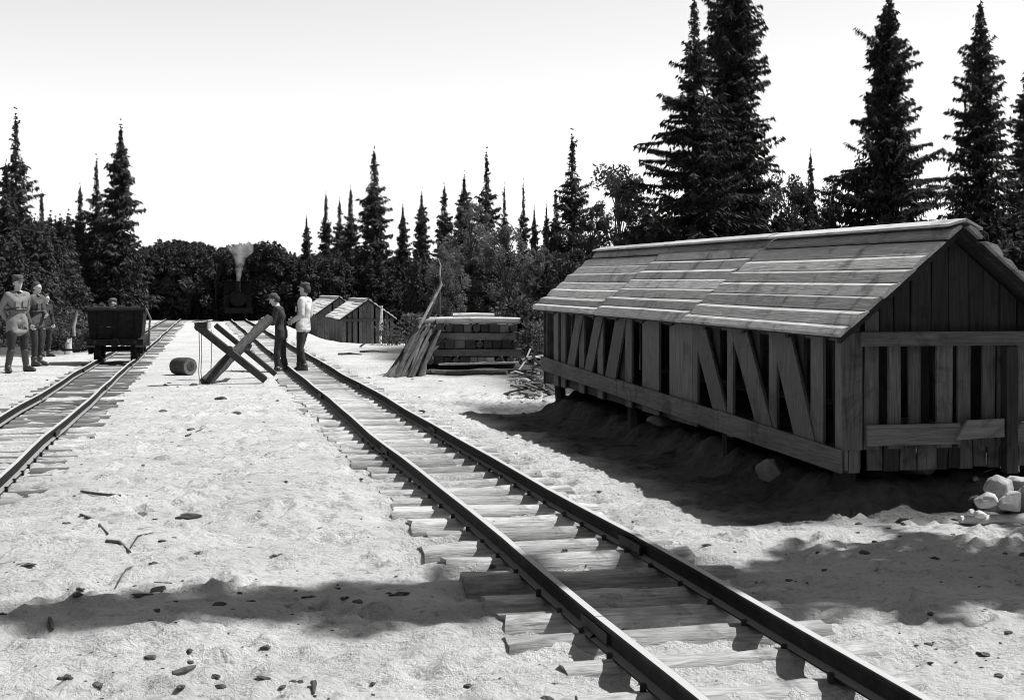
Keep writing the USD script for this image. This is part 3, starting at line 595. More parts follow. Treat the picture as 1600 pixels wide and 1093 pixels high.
# young wood that reads as one dark mass
def wood(name, label, n, region, kinds, hmin, hmax, seed):
    rng = np.random.default_rng(seed)
    pi = UsdGeom.PointInstancer.Define(stage, '/World/' + name); protos = []
    for k, (nm, built, bark, lf) in enumerate(kinds):
        p = f'/World/{name}/prototypes/{nm}_{k:03d}' if k else f'/World/{name}/prototypes/{nm}'
        UsdGeom.Xform.Define(stage, p); usdkit.mesh(stage, p + '/trunk', built[0], M[bark], True); usdkit.mesh(stage, p + '/crown', built[1], M[lf]); protos.append(Sdf.Path(p))
    pos, sc, ori, ids = [], [], [], []
    while len(pos) < n:
        g = region(rng)
        if g is None: continue
        x, y, hs = g; k = int(rng.integers(len(kinds))); h = (hmin + (hmax - hmin) * rng.random()) * hs
        H0 = KINDH[kinds[k][0]] ; s = h / H0
        pos.append(Gf.Vec3f(x, y, hz(x, y) - 0.08)); w = s * (0.9 + 0.35 * rng.random()); sc.append(Gf.Vec3f(w, w, s)); a = rng.random() * math.pi
        ori.append(Gf.Quath(math.cos(a), 0, 0, math.sin(a))); ids.append(k)
    pi.CreatePrototypesRel().SetTargets(protos); pi.CreatePositionsAttr(pos); pi.CreateScalesAttr(sc); pi.CreateOrientationsAttr(ori); pi.CreateProtoIndicesAttr(ids)
    return meta(pi.GetPrim(), label, None, None, 'stuff')
KINDH = dict(young_spruce=5.0, young_birch=5.0, shrub=5.0)
young = [('young_spruce', conifer(41, 5, 1.05, 0.24, 6, 0.8, tip=0.12, gap=0.1, tw=0.7, leaf=1.5), 'bark', 'needles'),
         ('young_spruce', conifer(42, 5, 0.85, 0.24, 6, 0.8, tip=0.2, gap=0.14, tw=0.7, leaf=1.5), 'bark', 'needles'),
         ('young_birch', broadleaf(43, 5, 1.25, 1900, 0.08, 0.12), 'bark', 'needles'),
         ('young_birch', broadleaf(44, 5, 1.45, 2000, 0.05, 0.12), 'bark', 'needles'),
         ('shrub', broadleaf(45, 5, 1.6, 1900, 0.02, 0.13), 'bark', 'leaves')]
def far_region(rng):
    y = 79 + 50 * rng.random() ** 1.3; px = 150 + 400 * rng.random(); return px2x(px, y), y, (0.80 + 0.36 * (y - 79) / 50) * (1.0 + 0.05 * math.sin(px * 0.05))
def mid_region(rng):
    y = 66 + 34 * rng.random(); px = 470 + 480 * rng.random()
    if px < 640 and y < 76: return None
    return px2x(px, y), y, 0.82 * (0.8 + 0.2 * (y / 80))
def right_region(rng):
    y = 36 + 26 * rng.random(); px = 840 + 830 * rng.random()
    if px < 1000 and y < 50: return None
    return px2x(px, y), y, 0.74 * (0.75 + 0.25 * y / 45)
def left_region(rng):
    y = 46 + 36 * rng.random(); px = -60 + 290 * rng.random(); x = px2x(px, y)
    if track_uv('left', x, y)[0] > -3.6: return None
    return x, y, 0.80 * (y / 62)
wood('far_wood', 'low dark wood closing the end of the tracks', 560, far_region, [young[2], young[3], young[0]], 4.9, 5.5, 51)
wood('middle_wood', 'dense young wood behind the sheds and the timber stack', 420, mid_region, young, 4.0, 5.6, 52)
wood('right_wood', 'dense young wood behind the long hut', 330, right_region, young, 3.6, 5.6, 53)
wood('left_wood', 'dense young wood behind the soldiers and the wagon', 330, left_region, [young[0], young[1], young[0], young[1], young[2]], 3.6, 6.0, 54)
# the same forest goes on round the clearing, left of the picture, behind the camera and far to the right: unseen, added to block low sky light
KINDH['tall_spruce'] = 10.0
grown = [('tall_spruce', conifer(71, 10, 1.7, 0.34, 6, 0.8, tip=0.1, gap=0.06, tw=0.4, leaf=2.4), 'bark', 'needles'), ('tall_spruce', conifer(72, 10, 1.5, 0.34, 6, 0.75, tip=0.1, gap=0.08, tw=0.4, leaf=2.4), 'bark', 'needles'), young[2], young[3]]
def ring_region(rng):
    q = rng.random()
    if q < 0.42: y = -22 + 66 * rng.random(); return -(9.5 + 0.37 * max(y, 0)) - 11 * rng.random() ** 1.5, y, 1.0
    if q < 0.72: return -24 + 46 * rng.random(), -15 - 14 * rng.random(), 1.0
    y = -22 + 50 * rng.random(); return 17.5 + 0.36 * max(y - 20, 0) + 12 * rng.random(), y, 1.0
wood('surrounding_wood', 'unseen spruce forest added round the clearing to block low sky light', 330, ring_region, grown, 7.5, 11.5, 55)

# ------------------------------------------------------------------ people
def chain(J, bones, grow=0.0, edge=0.022, smooth_n=10):
    man = m3.Manifold()
    for a, b in bones:
        S = []
        for k in (a, b):
            p, r = J[k]; r = np.asarray(r, float) + grow
            s = m3.Manifold.sphere(1.0, 14).scale(tuple(np.broadcast_to(r, (3,)))).translate(tuple(map(float, p))); S.append(s)
        man = man + m3.Manifold.batch_hull(S)
    man = man.refine_to_length(edge); mm = man.to_mesh()
    t = trimesh.Trimesh(np.array(mm.vert_properties[:, :3]), np.array(mm.tri_verts), process=False); t.merge_vertices()
    trimesh.smoothing.filter_taubin(t, iterations=smooth_n)
    return t
def hand(J, bones, wrist, direc, palm_n, curl, tag):
    """Palm, four fingers of unequal length and a thumb, bent by curl (radians per joint)."""
    d = np.array(direc, float); d /= np.linalg.norm(d); n = np.array(palm_n, float); n -= d * (n @ d); n /= np.linalg.norm(n); s = np.cross(d, n)
    w = np.array(wrist, float)
    J[tag + 'p0'] = (w + 0.03 * d + 0.02 * s, 0.017); J[tag + 'p1'] = (w + 0.03 * d - 0.02 * s, 0.017); J[tag + 'p2'] = (w + 0.09 * d + 0.028 * s, 0.014); J[tag + 'p3'] = (w + 0.09 * d - 0.028 * s, 0.014)
    bones += [(tag + 'p0', tag + 'p2'), (tag + 'p1', tag + 'p3'), (tag + 'p0', tag + 'p3'), (tag + 'p1', tag + 'p2')]
    for k, (o, L) in enumerate(((0.033, 0.072), (0.011, 0.082), (-0.011, 0.076), (-0.033, 0.060))):
        p = w + 0.092 * d + o * s; a = 0.15; prev = tag + 'f%d0' % k; J[prev] = (p, 0.0095)
        for q in range(3):
            a += curl; p = p + L * (0.45, 0.32, 0.23)[q] * (math.cos(a) * d + math.sin(a) * n); nm = tag + 'f%d%d' % (k, q + 1); J[nm] = (p, 0.0092 - 0.0006 * q); bones.append((prev, nm)); prev = nm
    p = w + 0.035 * d + 0.03 * s; J[tag + 't0'] = (p, 0.012); q = p + 0.035 * (0.6 * d + 0.7 * s + 0.3 * n); J[tag + 't1'] = (q, 0.011); q2 = q + 0.03 * (0.9 * d + 0.2 * s + 0.35 * n); J[tag + 't2'] = (q2, 0.0095)
    bones += [(tag + 't0', tag + 't1'), (tag + 't1', tag + 't2')]
def person(label, loc, rz, scale, pose, clothes):
    """Local frame: faces +x, left is +y. pose: joint positions for 1.75 m."""
    P = {k: np.array(v, float) for k, v in pose.items()}
    t = thing('person', label, 'person', loc, rz, None, scale)
    hd = P['head']; fd = np.array(pose.get('face', (1, 0, 0)), float); fd /= np.linalg.norm(fd); up = np.array(pose.get('up', (0, 0, 1)), float); up -= fd * (fd @ up); up /= np.linalg.norm(up); lf = np.cross(up, fd)
    at = lambda f, l, u: hd + f * fd + l * lf + u * up
    J = {}; J['skull'] = (at(-0.015, 0, 0.03), 0.086); J['brow'] = (at(0.022, 0, 0.015), 0.072); J['jaw'] = (at(0.032, 0, -0.07), 0.042); J['chin'] = (at(0.055, 0, -0.092), 0.024)
    J['nose0'] = (at(0.085, 0, 0.012), 0.011); J['nose1'] = (at(0.107, 0, -0.025), 0.013); J['mouth0'] = (at(0.074, 0.016, -0.062), 0.012); J['mouth1'] = (at(0.074, -0.016, -0.062), 0.012)
    J['neck0'] = (P['neck'], 0.058); J['neck1'] = (at(-0.02, 0, -0.06), 0.054)
    B = [('skull', 'brow'), ('brow', 'jaw'), ('skull', 'jaw'), ('jaw', 'chin'), ('nose0', 'nose1'), ('mouth0', 'mouth1'), ('neck0', 'neck1'), ('nose0', 'brow'), ('mouth0', 'jaw'), ('mouth1', 'jaw')]
    for s in (-1, 1):
        J['ear%d' % s] = (at(-0.01, s * 0.082, -0.005), (0.018, 0.012, 0.028)); J['earb%d' % s] = (at(-0.005, s * 0.07, -0.01), 0.014); B.append(('ear%d' % s, 'earb%d' % s))
    sh = (P['shL'] + P['shR']) / 2; hp = (P['hipL'] + P['hipR']) / 2
    J['chest'] = (sh * 0.62 + hp * 0.38, (0.112, 0.128, 0.128)); J['waist'] = (sh * 0.28 + hp * 0.72, (0.102, 0.112, 0.11))
    T = []
    for s, y in (('L', 1), ('R', -1)):
        J['sh' + s] = (P['sh' + s], 0.058); J['el' + s] = (P['el' + s], 0.043); J['wr' + s] = (P['wr' + s], 0.030)
        J['hip' + s] = (P['hip' + s], 0.090); J['kn' + s] = (P['kn' + s], 0.060); J['an' + s] = (P['an' + s], 0.044)
        J['heel' + s] = (P['an' + s] + np.array([-0.02, 0, -0.05]), 0.036); J['toe' + s] = (P['toe' + s], 0.030)
        B += [('sh' + s, 'el' + s), ('el' + s, 'wr' + s), ('hip' + s, 'kn' + s), ('kn' + s, 'an' + s), ('an' + s, 'heel' + s), ('heel' + s, 'toe' + s), ('an' + s, 'toe' + s), ('neck0', 'sh' + s), ('chest', 'sh' + s), ('waist', 'hip' + s)]
        hand(J, B, P['wr' + s], P['wr' + s] - P['el' + s] + np.array(pose.get('hand' + s, (0, 0, 0))), pose.get('palm' + s, (0.5, -y, 0)), pose.get('curl', 0.45), s)
    B += [('chest', 'waist'), ('neck0', 'chest'), ('shL', 'shR'), ('hipL', 'hipR')]
    Jb = {k: (v[0], v[1] if k[:2] not in ('ch', 'wa', 'hi', 'kn', 'an', 'sh', 'el', 'he', 'to') or k == 'chin' else np.asarray(v[1], float) * 0.80) for k, v in J.items()}
    body = chain(Jb, B, 0, 0.016, 6)
    bp = part('body', body, M['skin'], t, True)
    for s in (-1, 1): part('eye', trimesh.creation.icosphere(1, 0.012).apply_translation(at(0.079, s * 0.030, 0.005)), M['hair'], t)
    jacket, trouser, hem = clothes['jacket'], clothes['trousers'], clothes.get('hem', 0.12)
    JJ = dict(J)
    for s in 'LR': JJ['hip' + s] = (P['hip' + s], 0.094)
    JJ['hemL'] = (P['hipL'] + np.array([0, 0.012, -hem]), (0.092, 0.100, 0.06)); JJ['hemR'] = (P['hipR'] + np.array([0, -0.012, -hem]), (0.092, 0.100, 0.06)); JJ['nk'] = (P['neck'] - 0.025 * up, 0.05)
    for s in 'LR': JJ['cuff' + s] = (P['wr' + s] * 0.94 + P['el' + s] * 0.06, 0.036)
    Bj = [('shL', 'elL'), ('elL', 'cuffL'), ('shR', 'elR'), ('elR', 'cuffR'), ('chest', 'waist'), ('chest', 'shL'), ('chest', 'shR'), ('shL', 'shR'), ('nk', 'shL'), ('nk', 'shR'), ('nk', 'chest'), ('waist', 'hipL'), ('waist', 'hipR'), ('hipL', 'hipR'), ('hipL', 'hemL'), ('hipR', 'hemR'), ('hemL', 'hemR')]
    jk = chain(JJ, Bj, 0.013, 0.026, 6); rg = np.random.default_rng(int(abs(loc[0] * 100)) + 3)
    jk.vertices += (meshkit.fbm(jk.vertices * 10 + rg.random(3) * 9, 4) - 0.5)[:, None] * 0.024 * jk.vertex_normals
    part('jacket', jk, M[jacket], t, True)
    cf = sh * 0.62 + hp * 0.38
    part('collar', chain({'a': (P['neck'] - 0.005 * up + 0.02 * fd, (0.066, 0.066, 0.024)), 'b': (P['neck'] - 0.03 * up, (0.075, 0.075, 0.02))}, [('a', 'b')], 0, 0.02, 2), M['cloth_dark'], t, True)
    for s in (-1, 1): part('pocket', box(cf[0] + 0.108, cf[0] + 0.142, s * 0.075 - 0.045, s * 0.075 + 0.045, cf[2] - 0.03, cf[2] + 0.075), M[jacket], t)
    kneel = 0.0
    Bt = [('hipL', 'hipR')] + [x for s in 'LR' for x in (('hip' + s, 'kn' + s), ('kn' + s, 'an' + s))]
    JT = dict(J)
    if clothes.get('breeches'):
        for s in 'LR': JT['th' + s] = (P['hip' + s] * 0.45 + P['kn' + s] * 0.55 + np.array([0, 0.02 if s == 'L' else -0.02, 0]), 0.090); JT['kn' + s] = (P['kn' + s] * 0.85 + P['an' + s] * 0.15, 0.056)
        Bt = [('hipL', 'hipR')] + [x for s in 'LR' for x in (('hip' + s, 'th' + s), ('th' + s, 'kn' + s))]
    tr = chain(JT, Bt, 0.008, 0.026, 6); tr.vertices += (meshkit.fbm(tr.vertices * 8 + 5 + rg.random(3), 3) - 0.5)[:, None] * 0.030 * tr.vertex_normals
    part('trousers', tr, M[trouser], t, True)
    for s in 'LR':
        JB = dict(J); k = P['kn' + s] * 0.72 + P['an' + s] * 0.28 if clothes.get('breeches') else P['kn' + s] * 0.2 + P['an' + s] * 0.8; JB['top'] = (k, 0.058)
        part('boot', chain(JB, [('top', 'an' + s), ('an' + s, 'heel' + s), ('heel' + s, 'toe' + s), ('an' + s, 'toe' + s)], 0.012, 0.03, 4), M['leather'], t, True)
    if clothes.get('belt'):
        w = hp * 0.55 + sh * 0.45; ring = chain({'a': (w + np.array([0, 0.05, 0]), 0.138), 'b': (w - np.array([0, 0.05, 0]), 0.138)}, [('a', 'b')], 0, 0.03, 2)
        v = ring.vertices; v[:, 2] = np.clip(v[:, 2], w[2] - 0.018, w[2] + 0.018); part('belt', ring, M['leather'], t, True)
    hr = chain({'a': (at(-0.020, 0, 0.050), 0.092), 'b': (at(-0.050, 0, -0.005), 0.082)}, [('a', 'b')], 0, 0.03, 3); part('hair', hr, M['hair'], t, True)
    hat = clothes.get('hat')
    if hat:
        h = chain({'a': (at(-0.01, 0, 0.085), (0.097, 0.097, 0.045)), 'b': (at(-0.03, 0, 0.10 + (0.035 if hat == 'peaked' else 0.0)), (0.104, 0.104, 0.03) if hat == 'peaked' else (0.085, 0.085, 0.04))}, [('a', 'b')], 0, 0.03, 3)
        part('cap', h, M[clothes.get('hatmat', 'cloth_mid')], t, True)
        vis = chain({'a': (at(0.09, 0.04, 0.062), (0.03, 0.03, 0.008)), 'b': (at(0.09, -0.04, 0.062), (0.03, 0.03, 0.008)), 'c': (at(0.125, 0, 0.048), (0.022, 0.022, 0.007))}, [('a', 'b'), ('a', 'c'), ('b', 'c')], 0, 0.02, 2)
        part('cap_peak', vis, M['leather'], t, True)
    return t
STAND = dict(head=(0.03, 0, 1.63), neck=(0.0, 0, 1.47), shL=(0, 0.19, 1.41), shR=(0, -0.19, 1.41), elL=(-0.03, 0.25, 1.13), elR=(-0.03, -0.25, 1.13), wrL=(0.06, 0.23, 0.90), wrR=(0.06, -0.23, 0.90),
             hipL=(0, 0.10, 0.93), hipR=(0, -0.10, 0.93), knL=(0.02, 0.12, 0.50), knR=(0.02, -0.12, 0.50), anL=(-0.02, 0.14, 0.09), anR=(-0.02, -0.14, 0.09), toeL=(0.15, 0.18, 0.035), toeR=(0.15, -0.18, 0.035))
def pose(**k): d = dict(STAND); d.update(k); return d
def stand(px, py, z=0.0):
    x, d = ground_at(px, py); return x, d, hz(x, d) + z
person('soldier in light belted tunic, dark breeches and tall boots, nearest at the left edge', stand(27, 582), -38, 1.02,
       pose(elL=(-0.12, 0.27, 1.15), wrL=(-0.14, 0.10, 0.98), elR=(-0.12, -0.27, 1.15), wrR=(-0.15, -0.10, 0.96), anL=(-0.02, 0.2, 0.09), toeL=(0.14, 0.26, 0.035), anR=(-0.04, -0.17, 0.09), toeR=(0.13, -0.23, 0.035)),
       dict(jacket='cloth_tunic', trousers='cloth_dark', breeches=True, belt=True, hat='peaked', hatmat='cloth_mid', hem=0.20))
person('bareheaded man in mid-grey tunic, middle one of the three at the left edge', stand(56, 573), -18, 0.97,
       pose(elL=(0.0, 0.26, 1.13), wrL=(0.20, 0.08, 1.06), elR=(-0.05, -0.26, 1.12), wrR=(0.05, -0.24, 0.88), knR=(0.07, -0.12, 0.5), anR=(0.06, -0.14, 0.09), toeR=(0.23, -0.17, 0.035)),
       dict(jacket='cloth_mid', trousers='cloth_dark', belt=True, hem=0.10))
person('man in dark jacket half hidden behind the soldiers, farthest of the three at the left', stand(71, 557), -25, 0.84,
       pose(elL=(0.0, 0.25, 1.13), wrL=(0.12, 0.18, 0.92)), dict(jacket='cloth_dark', trousers='cloth_dark', hem=0.12))
person('worker in dark jacket and cap, hands on the log trestle', stand(438, 580), 176, 0.93,
       pose(head=(0.13, 0, 1.57), neck=(0.06, 0, 1.43), face=(1, 0, -0.40), up=(0.40, 0, 1), shL=(0.03, 0.19, 1.37), shR=(0.03, -0.19, 1.37), elL=(0.10, 0.24, 1.10), elR=(0.12, -0.23, 1.09), wrL=(0.35, 0.13, 1.12), wrR=(0.33, -0.11, 1.14),
            hipL=(-0.02, 0.10, 0.92), hipR=(-0.02, -0.10, 0.92), knL=(0.04, 0.12, 0.49), knR=(-0.02, -0.12, 0.49), anL=(0.03, 0.14, 0.09), anR=(-0.10, -0.14, 0.09), toeL=(0.19, 0.16, 0.035), toeR=(0.07, -0.18, 0.035), curl=0.7),
       dict(jacket='cloth_dark', trousers='cloth_dark', hat='soft', hatmat='cloth_mid', hem=0.10))
person('man in pale sunlit jacket and dark trousers standing on the track, back to the sheds', stand(474, 579), 168, 1.0,
       pose(head=(-0.02, 0, 1.63), shL=(-0.03, 0.19, 1.41), shR=(-0.03, -0.19, 1.41), elL=(-0.06, 0.25, 1.14), wrL=(0.17, 0.17, 1.02), elR=(-0.05, -0.24, 1.14), wrR=(0.20, -0.12, 1.05), knR=(0.10, -0.11, 0.51), anR=(0.12, -0.12, 0.11), toeR=(0.29, -0.14, 0.04),
            knL=(0.02, 0.12, 0.5), anL=(-0.08, 0.12, 0.09), toeL=(0.10, 0.15, 0.035)), dict(jacket='cloth_pale', trousers='cloth_dark', hat='soft', hatmat='cloth_mid', hem=0.07))

# ------------------------------------------------------------------ tipper wagon on the left track
WD = 30.2; ws = track_uv('left', TR['left'][0] + TR['left'][1] * WD, WD)[1]
wx, wy = track_pt('left', 0, ws); WR = math.degrees(math.atan(0.212))
wz = 0.108
wagon = thing('rail_wagon', 'dark box wagon on rail wheels standing on the left track', 'wagon', (wx, wy, wz), WR)
def tbox(w0, w1, l0, l1, z0, z1, th):
    """Open box widening upwards, one slab per side."""
    out = []
    for s in (-1, 1):
        out.append(prism([(s * w0, -l0, z0), (s * w0, l0, z0), (s * w1, l1, z1), (s * w1, -l1, z1)], 0, (-s * th, 0, 0)))
    return out
rg = np.random.default_rng(77)
nb = 5
for s in (-1, 1):                                                     # side and end boards, planked
    for k in range(nb):
        a, b = k / nb, (k + 1) / nb - 0.005
        w = lambda q: 0.50 + 0.06 * math.sqrt(q); l = lambda q: 0.80 + 0.02 * q; z = lambda q: 0.45 + 0.58 * q
        part('side_board', prism([(s * w(a), -l(a), z(a)), (s * w(a), l(a), z(a)), (s * w(b), l(b), z(b)), (s * w(b), -l(b), z(b))], 0, (-s * 0.03, 0, 0)), M['soot'], wagon)
        part('end_board', prism([(-w(a) + .03, s * l(a), z(a)), (w(a) - .03, s * l(a), z(a)), (w(b) - .03, s * l(b), z(b)), (-w(b) + .03, s * l(b), z(b))], 0, (0, -s * 0.03, 0)), M['soot'], wagon)
part('rim', cat(*[tube([(a, b, 1.035) for a, b in e], 0.035, 8) for e in (((-0.57, -0.83), (0.0, -0.845), (0.57, -0.83)), ((-0.57, 0.83), (0, 0.845), (0.57, 0.83)), ((-0.57, -0.83), (-0.585, 0), (-0.57, 0.83)), ((0.57, -0.83), (0.585, 0), (0.57, 0.83)))]), M['soot'], wagon, 30)
for s in (-1, 1):
    for v in (-0.62, 0.55):
        an = np.linspace(0.15, 2.6, 9); part('fender', cat(*[prism([(s * 0.40, v - 0.30 * math.cos(q0), 0.22 + 0.27 * math.sin(q0)), (s * 0.62, v - 0.30 * math.cos(q0), 0.22 + 0.27 * math.sin(q0)), (s * 0.62, v - 0.30 * math.cos(q1), 0.22 + 0.27 * math.sin(q1)), (s * 0.40, v - 0.30 * math.cos(q1), 0.22 + 0.27 * math.sin(q1))], 0, (0, 0, 0.012)) for q0, q1 in zip(an[:-1], an[1:])]), M['iron'], wagon)
    part('tail_lamp', trimesh.creation.cylinder(0.035, 0.05, sections=12).apply_transform(trimesh.transformations.rotation_matrix(math.pi / 2, [1, 0, 0])).apply_translation([s * 0.40, -1.045, 0.37]), M['iron'], wagon, 30)
for s in (-1, 1):
    for u in (-0.42, 0.0, 0.42): part('end_stake', box(u - 0.035, u + 0.035, s * 0.85, s * 0.815, 0.43, 1.02), M['soot'], wagon)
part('floor', box(-0.49, 0.49, -0.77, 0.77, 0.43, 0.455), M['soot'], wagon)
part('frame', cat(box(-0.30, -0.22, -0.95, 0.95, 0.30, 0.42), box(0.22, 0.30, -0.95, 0.95, 0.30, 0.42), box(-0.21, 0.21, -0.06, 0.06, 0.31, 0.41)), M['soot'], wagon)
for s in (-1, 1):
    part('buffer_beam', box(-0.56, 0.56, s * 0.95, s * 1.02, 0.31, 0.43), M['soot'], wagon)
    part('buffer', trimesh.creation.cylinder(0.09, 0.10, sections=16).apply_transform(trimesh.transformations.rotation_matrix(math.pi / 2, [1, 0, 0])).apply_translation([0, s * 1.07, 0.36]), M['soot'], wagon, 30)
ry = trimesh.transformations.rotation_matrix(math.pi / 2, [0, 1, 0])
for v in (-0.62, 0.55):
    part('axle', trimesh.creation.cylinder(0.03, 0.9, sections=10).apply_transform(ry).apply_translation([0, v, 0.20]), M['soot'], wagon, 30)
    for s in (-1, 1):
        prof = np.array([(0.0, -0.035), (0.05, -0.045), (0.06, -0.02), (0.13, -0.015), (0.145, -0.03), (0.16, -0.03), (0.155, 0.03), (0.185, 0.034), (0.185, 0.05), (0.12, 0.05), (0.06, 0.03), (0.0, 0.035)])
        prof = prof * [1.27, 1.7]; wl = trimesh.creation.revolve(prof, sections=28); wl.apply_transform(trimesh.transformations.rotation_matrix(-s * math.pi / 2, [0, 1, 0])); wl.apply_translation([s * 0.385, v, 0.203])
        part('wheel', wl, M['soot'], wagon, 30)
        part('axle_box', box(s * 0.47, s * 0.55, v - 0.09, v + 0.09, 0.12, 0.33), M['soot'], wagon)
for s, y in ((1, -0.3),):
    part('brake_lever', tube([(0.66, -0.5, 0.28), (0.68, -0.7, 0.75), (0.70, -0.8, 0.86), (0.61, -0.86, 1.06)], 0.022, 6), M['board_z'], wagon, True)
part('step_plank', box(-1.05, -0.56, -0.98, -0.80, 0.20, 0.24), M['soot'], wagon)
part('tool_plank', prism([(-0.5, -0.3, 1.07), (0.45, -0.25, 1.07), (0.45, -0.15, 1.07), (-0.5, -0.2, 1.07)], 0, (0, 0, 0.03)), M['board_x'], wagon)
qx, qy = track_pt('left', -0.12, ws + 0.32)
person('man in a soft cap sitting in the rail wagon, only head and shoulders showing', (qx, qy, wz - 0.07), 250, 0.94,
       pose(head=(0.03, 0, 1.30), neck=(0.0, 0, 1.14), shL=(0, 0.19, 1.08), shR=(0, -0.19, 1.08), elL=(0.04, 0.25, 0.80), elR=(0.04, -0.25, 0.80), wrL=(0.27, 0.14, 0.76), wrR=(0.27, -0.14, 0.76), hipL=(0, 0.1, 0.58), hipR=(0, -0.1, 0.58),
            knL=(0.36, 0.12, 0.70), knR=(0.36, -0.12, 0.70), anL=(0.34, 0.13, 0.50), anR=(0.34, -0.13, 0.50), toeL=(0.44, 0.14, 0.45), toeR=(0.44, -0.14, 0.45)), dict(jacket='cloth_dark', trousers='cloth_dark', hat='soft', hem=0.02))

# ------------------------------------------------------------------ log trestle between the tracks
def P3(px, py, d): return np.array([px2x(px, d), d, py2z(py, d)])
rg = np.random.default_rng(99)
o = P3(320, 602, 23.2)
tz = thing('log_trestle', 'crossed trestle of a thick log and thin squared beams between the tracks', 'trestle')
def roughlog(a, b, r0, r1, sides=10, n=9, rough=0.10, bow=0.02):
    t_ = np.linspace(0, 1, n)[:, None]; p = np.asarray(a) * (1 - t_) + np.asarray(b) * t_ + bow * np.sin(np.pi * t_) * rg.normal(size=3)
    return tube(p, np.linspace(r0, r1, n), sides, rough, rg)
def sqbeam(a, b, w, h=None):
    a, b = np.asarray(a, float), np.asarray(b, float); d = b - a; L = np.linalg.norm(d); d /= L; s = np.cross(d, [0, 1, 0]); s /= np.linalg.norm(s); n = np.cross(s, d); h = h or w
    return prism([a + s * w / 2 + n * h / 2, a - s * w / 2 + n * h / 2, a - s * w / 2 - n * h / 2, a + s * w / 2 - n * h / 2], 0, d * L)
g0 = P3(320, 598, 23.4); g1 = P3(421, 497, 24.6)
part('thick_log', roughlog(g0, g1, 0.100, 0.080, 12, 12, 0.14), M['bark'], tz, 40)
a0, a1 = P3(307, 508, 23.0), P3(414, 593, 23.6)
part('beam', sqbeam(a0, a1, 0.11), M['dark_x'], tz)
a0b, a1b = P3(337, 508, 24.6), P3(430, 584, 25.2)
part('beam', sqbeam(a0b, a1b, 0.085), M['dark_x'], tz)
part('head_block', prism([P3(303, 504, 22.9), P3(324, 502, 22.9), P3(323, 512, 22.9), P3(306, 517, 22.9)], 0, (0, 0.20, 0)), M['dark_x'], tz)
part('head_board', prism([P3(300, 503.5, 22.85), P3(325.5, 501, 22.85), P3(325.5, 499.3, 22.85), P3(300, 501.8, 22.85)], 0, (0, 0.32, 0)), M['pale_x'], tz)
part('head_board', prism([P3(323.3, 503, 22.86), P3(325.5, 503, 22.86), P3(325.5, 514, 22.86), P3(323.3, 514, 22.86)], 0, (0, 0.24, 0)), M['pale_z'], tz)
part('peg', roughlog(P3(359, 545, 23.15), P3(364, 549, 25.0), 0.05, 0.045, 8, 4), M['bark'], tz, 40)
part('peg', roughlog(P3(390, 540, 24.0), P3(386, 548, 25.2), 0.045, 0.04, 8, 4), M['bark'], tz, 40)
for px in (311, 314.5, 330):
    part('hanging_wire', tube([P3(px, 515, 23.0), P3(px + 0.8, 555, 23.02), P3(px - 0.6, 580, 23.05), P3(px + 1.5, 600, 23.1)], 0.006, 4), M['iron'], tz)

lx, ld = ground_at(283, 586); lz = hz(lx, ld)
lg = thing('log_section', 'short dark section of log lying on the sand left of the trestle', 'log', (lx, ld + 0.15, lz + 0.15), -38)
m = tube(np.stack([np.linspace(-0.2, 0.2, 5), np.zeros(5), np.zeros(5)], 1), [0.155, 0.165, 0.16, 0.165, 0.158], 16, 0.05, rg)
part('log_body', m, M['bark'], lg, 40)
disc = lambda r0, r1, x: trimesh.creation.annulus(r0, r1, 0.012, sections=20).apply_transform(ry).apply_translation([x, 0, 0])
part('cut_face', disc(0.085, 0.15, 0.206), M['board_x'], lg); part('heartwood', trimesh.creation.cylinder(0.083, 0.010, sections=20).apply_transform(ry).apply_translation([0.205, 0, 0]), M['dark_x'], lg)
part('growth_ring', disc(0.045, 0.056, 0.212), M['board_x'], lg)

# ------------------------------------------------------------------ timber stack and leaning poles
SD = 26.4; sz0 = hz(-0.75, SD + 0.6)
st = thing('timber_stack', 'stack of squared timbers and sleepers topped with pale peeled logs', 'timber stack', (-0.745, SD, sz0), 4)
for v in (0.15, 1.05): part('bearer', tube([(-0.9, v, 0.08), (0, v, 0.085), (0.9, v, 0.08)], 0.09, 9, 0.1, rg), M['bark'], st, 40)
zc = 0.165
for lay in range(5):
    th = 0.145
    if lay % 2 == 0:
        x = -0.86
        while x < 0.80:
            w = 0.145 + 0.05 * rg.random(); out = 0.20 * rg.random() ** 2
            if rg.random() < 0.45: part('round_log', tube([(x + w / 2, -out * 1.2, zc + th * .48), (x + w / 2 + .01 * rg.normal(), 0.6, zc + th * .48), (x + w / 2, 1.15, zc + th * .48)], [th * .47, th * .46, th * .44], 9, 0.08, rg), M['bark'], st, 40)
            elif rg.random() > 0.08: part('timber', box(x, x + w - 0.012, -out, 1.2 - out, zc + 0.004 * rg.random(), zc + th * (0.86 + 0.12 * rg.random())), M['pale_y'] if rg.random() < 0.05 else M['board_y' if rg.random() < 0.35 else 'dark_y'], st)
            x += w
    else:
        y = 0.0
        while y < 1.1:
            w = 0.15 + 0.05 * rg.random(); out = 0.06 * rg.normal(); part('timber', box(-0.88 + out, 0.86 + out, y, y + w - 0.014, zc + 0.004 * rg.random(), zc + th * (0.88 + 0.10 * rg.random())), M['board_x' if rg.random() < 0.5 else 'dark_x'], st); y += w
    zc += th + 0.004
part('timber', sqbeam((-0.62, -0.12, 0.17), (0.86, -0.10, 0.20), 0.035, 0.12), M['pale_x'], st, label='pale plank along the foot of the stack')
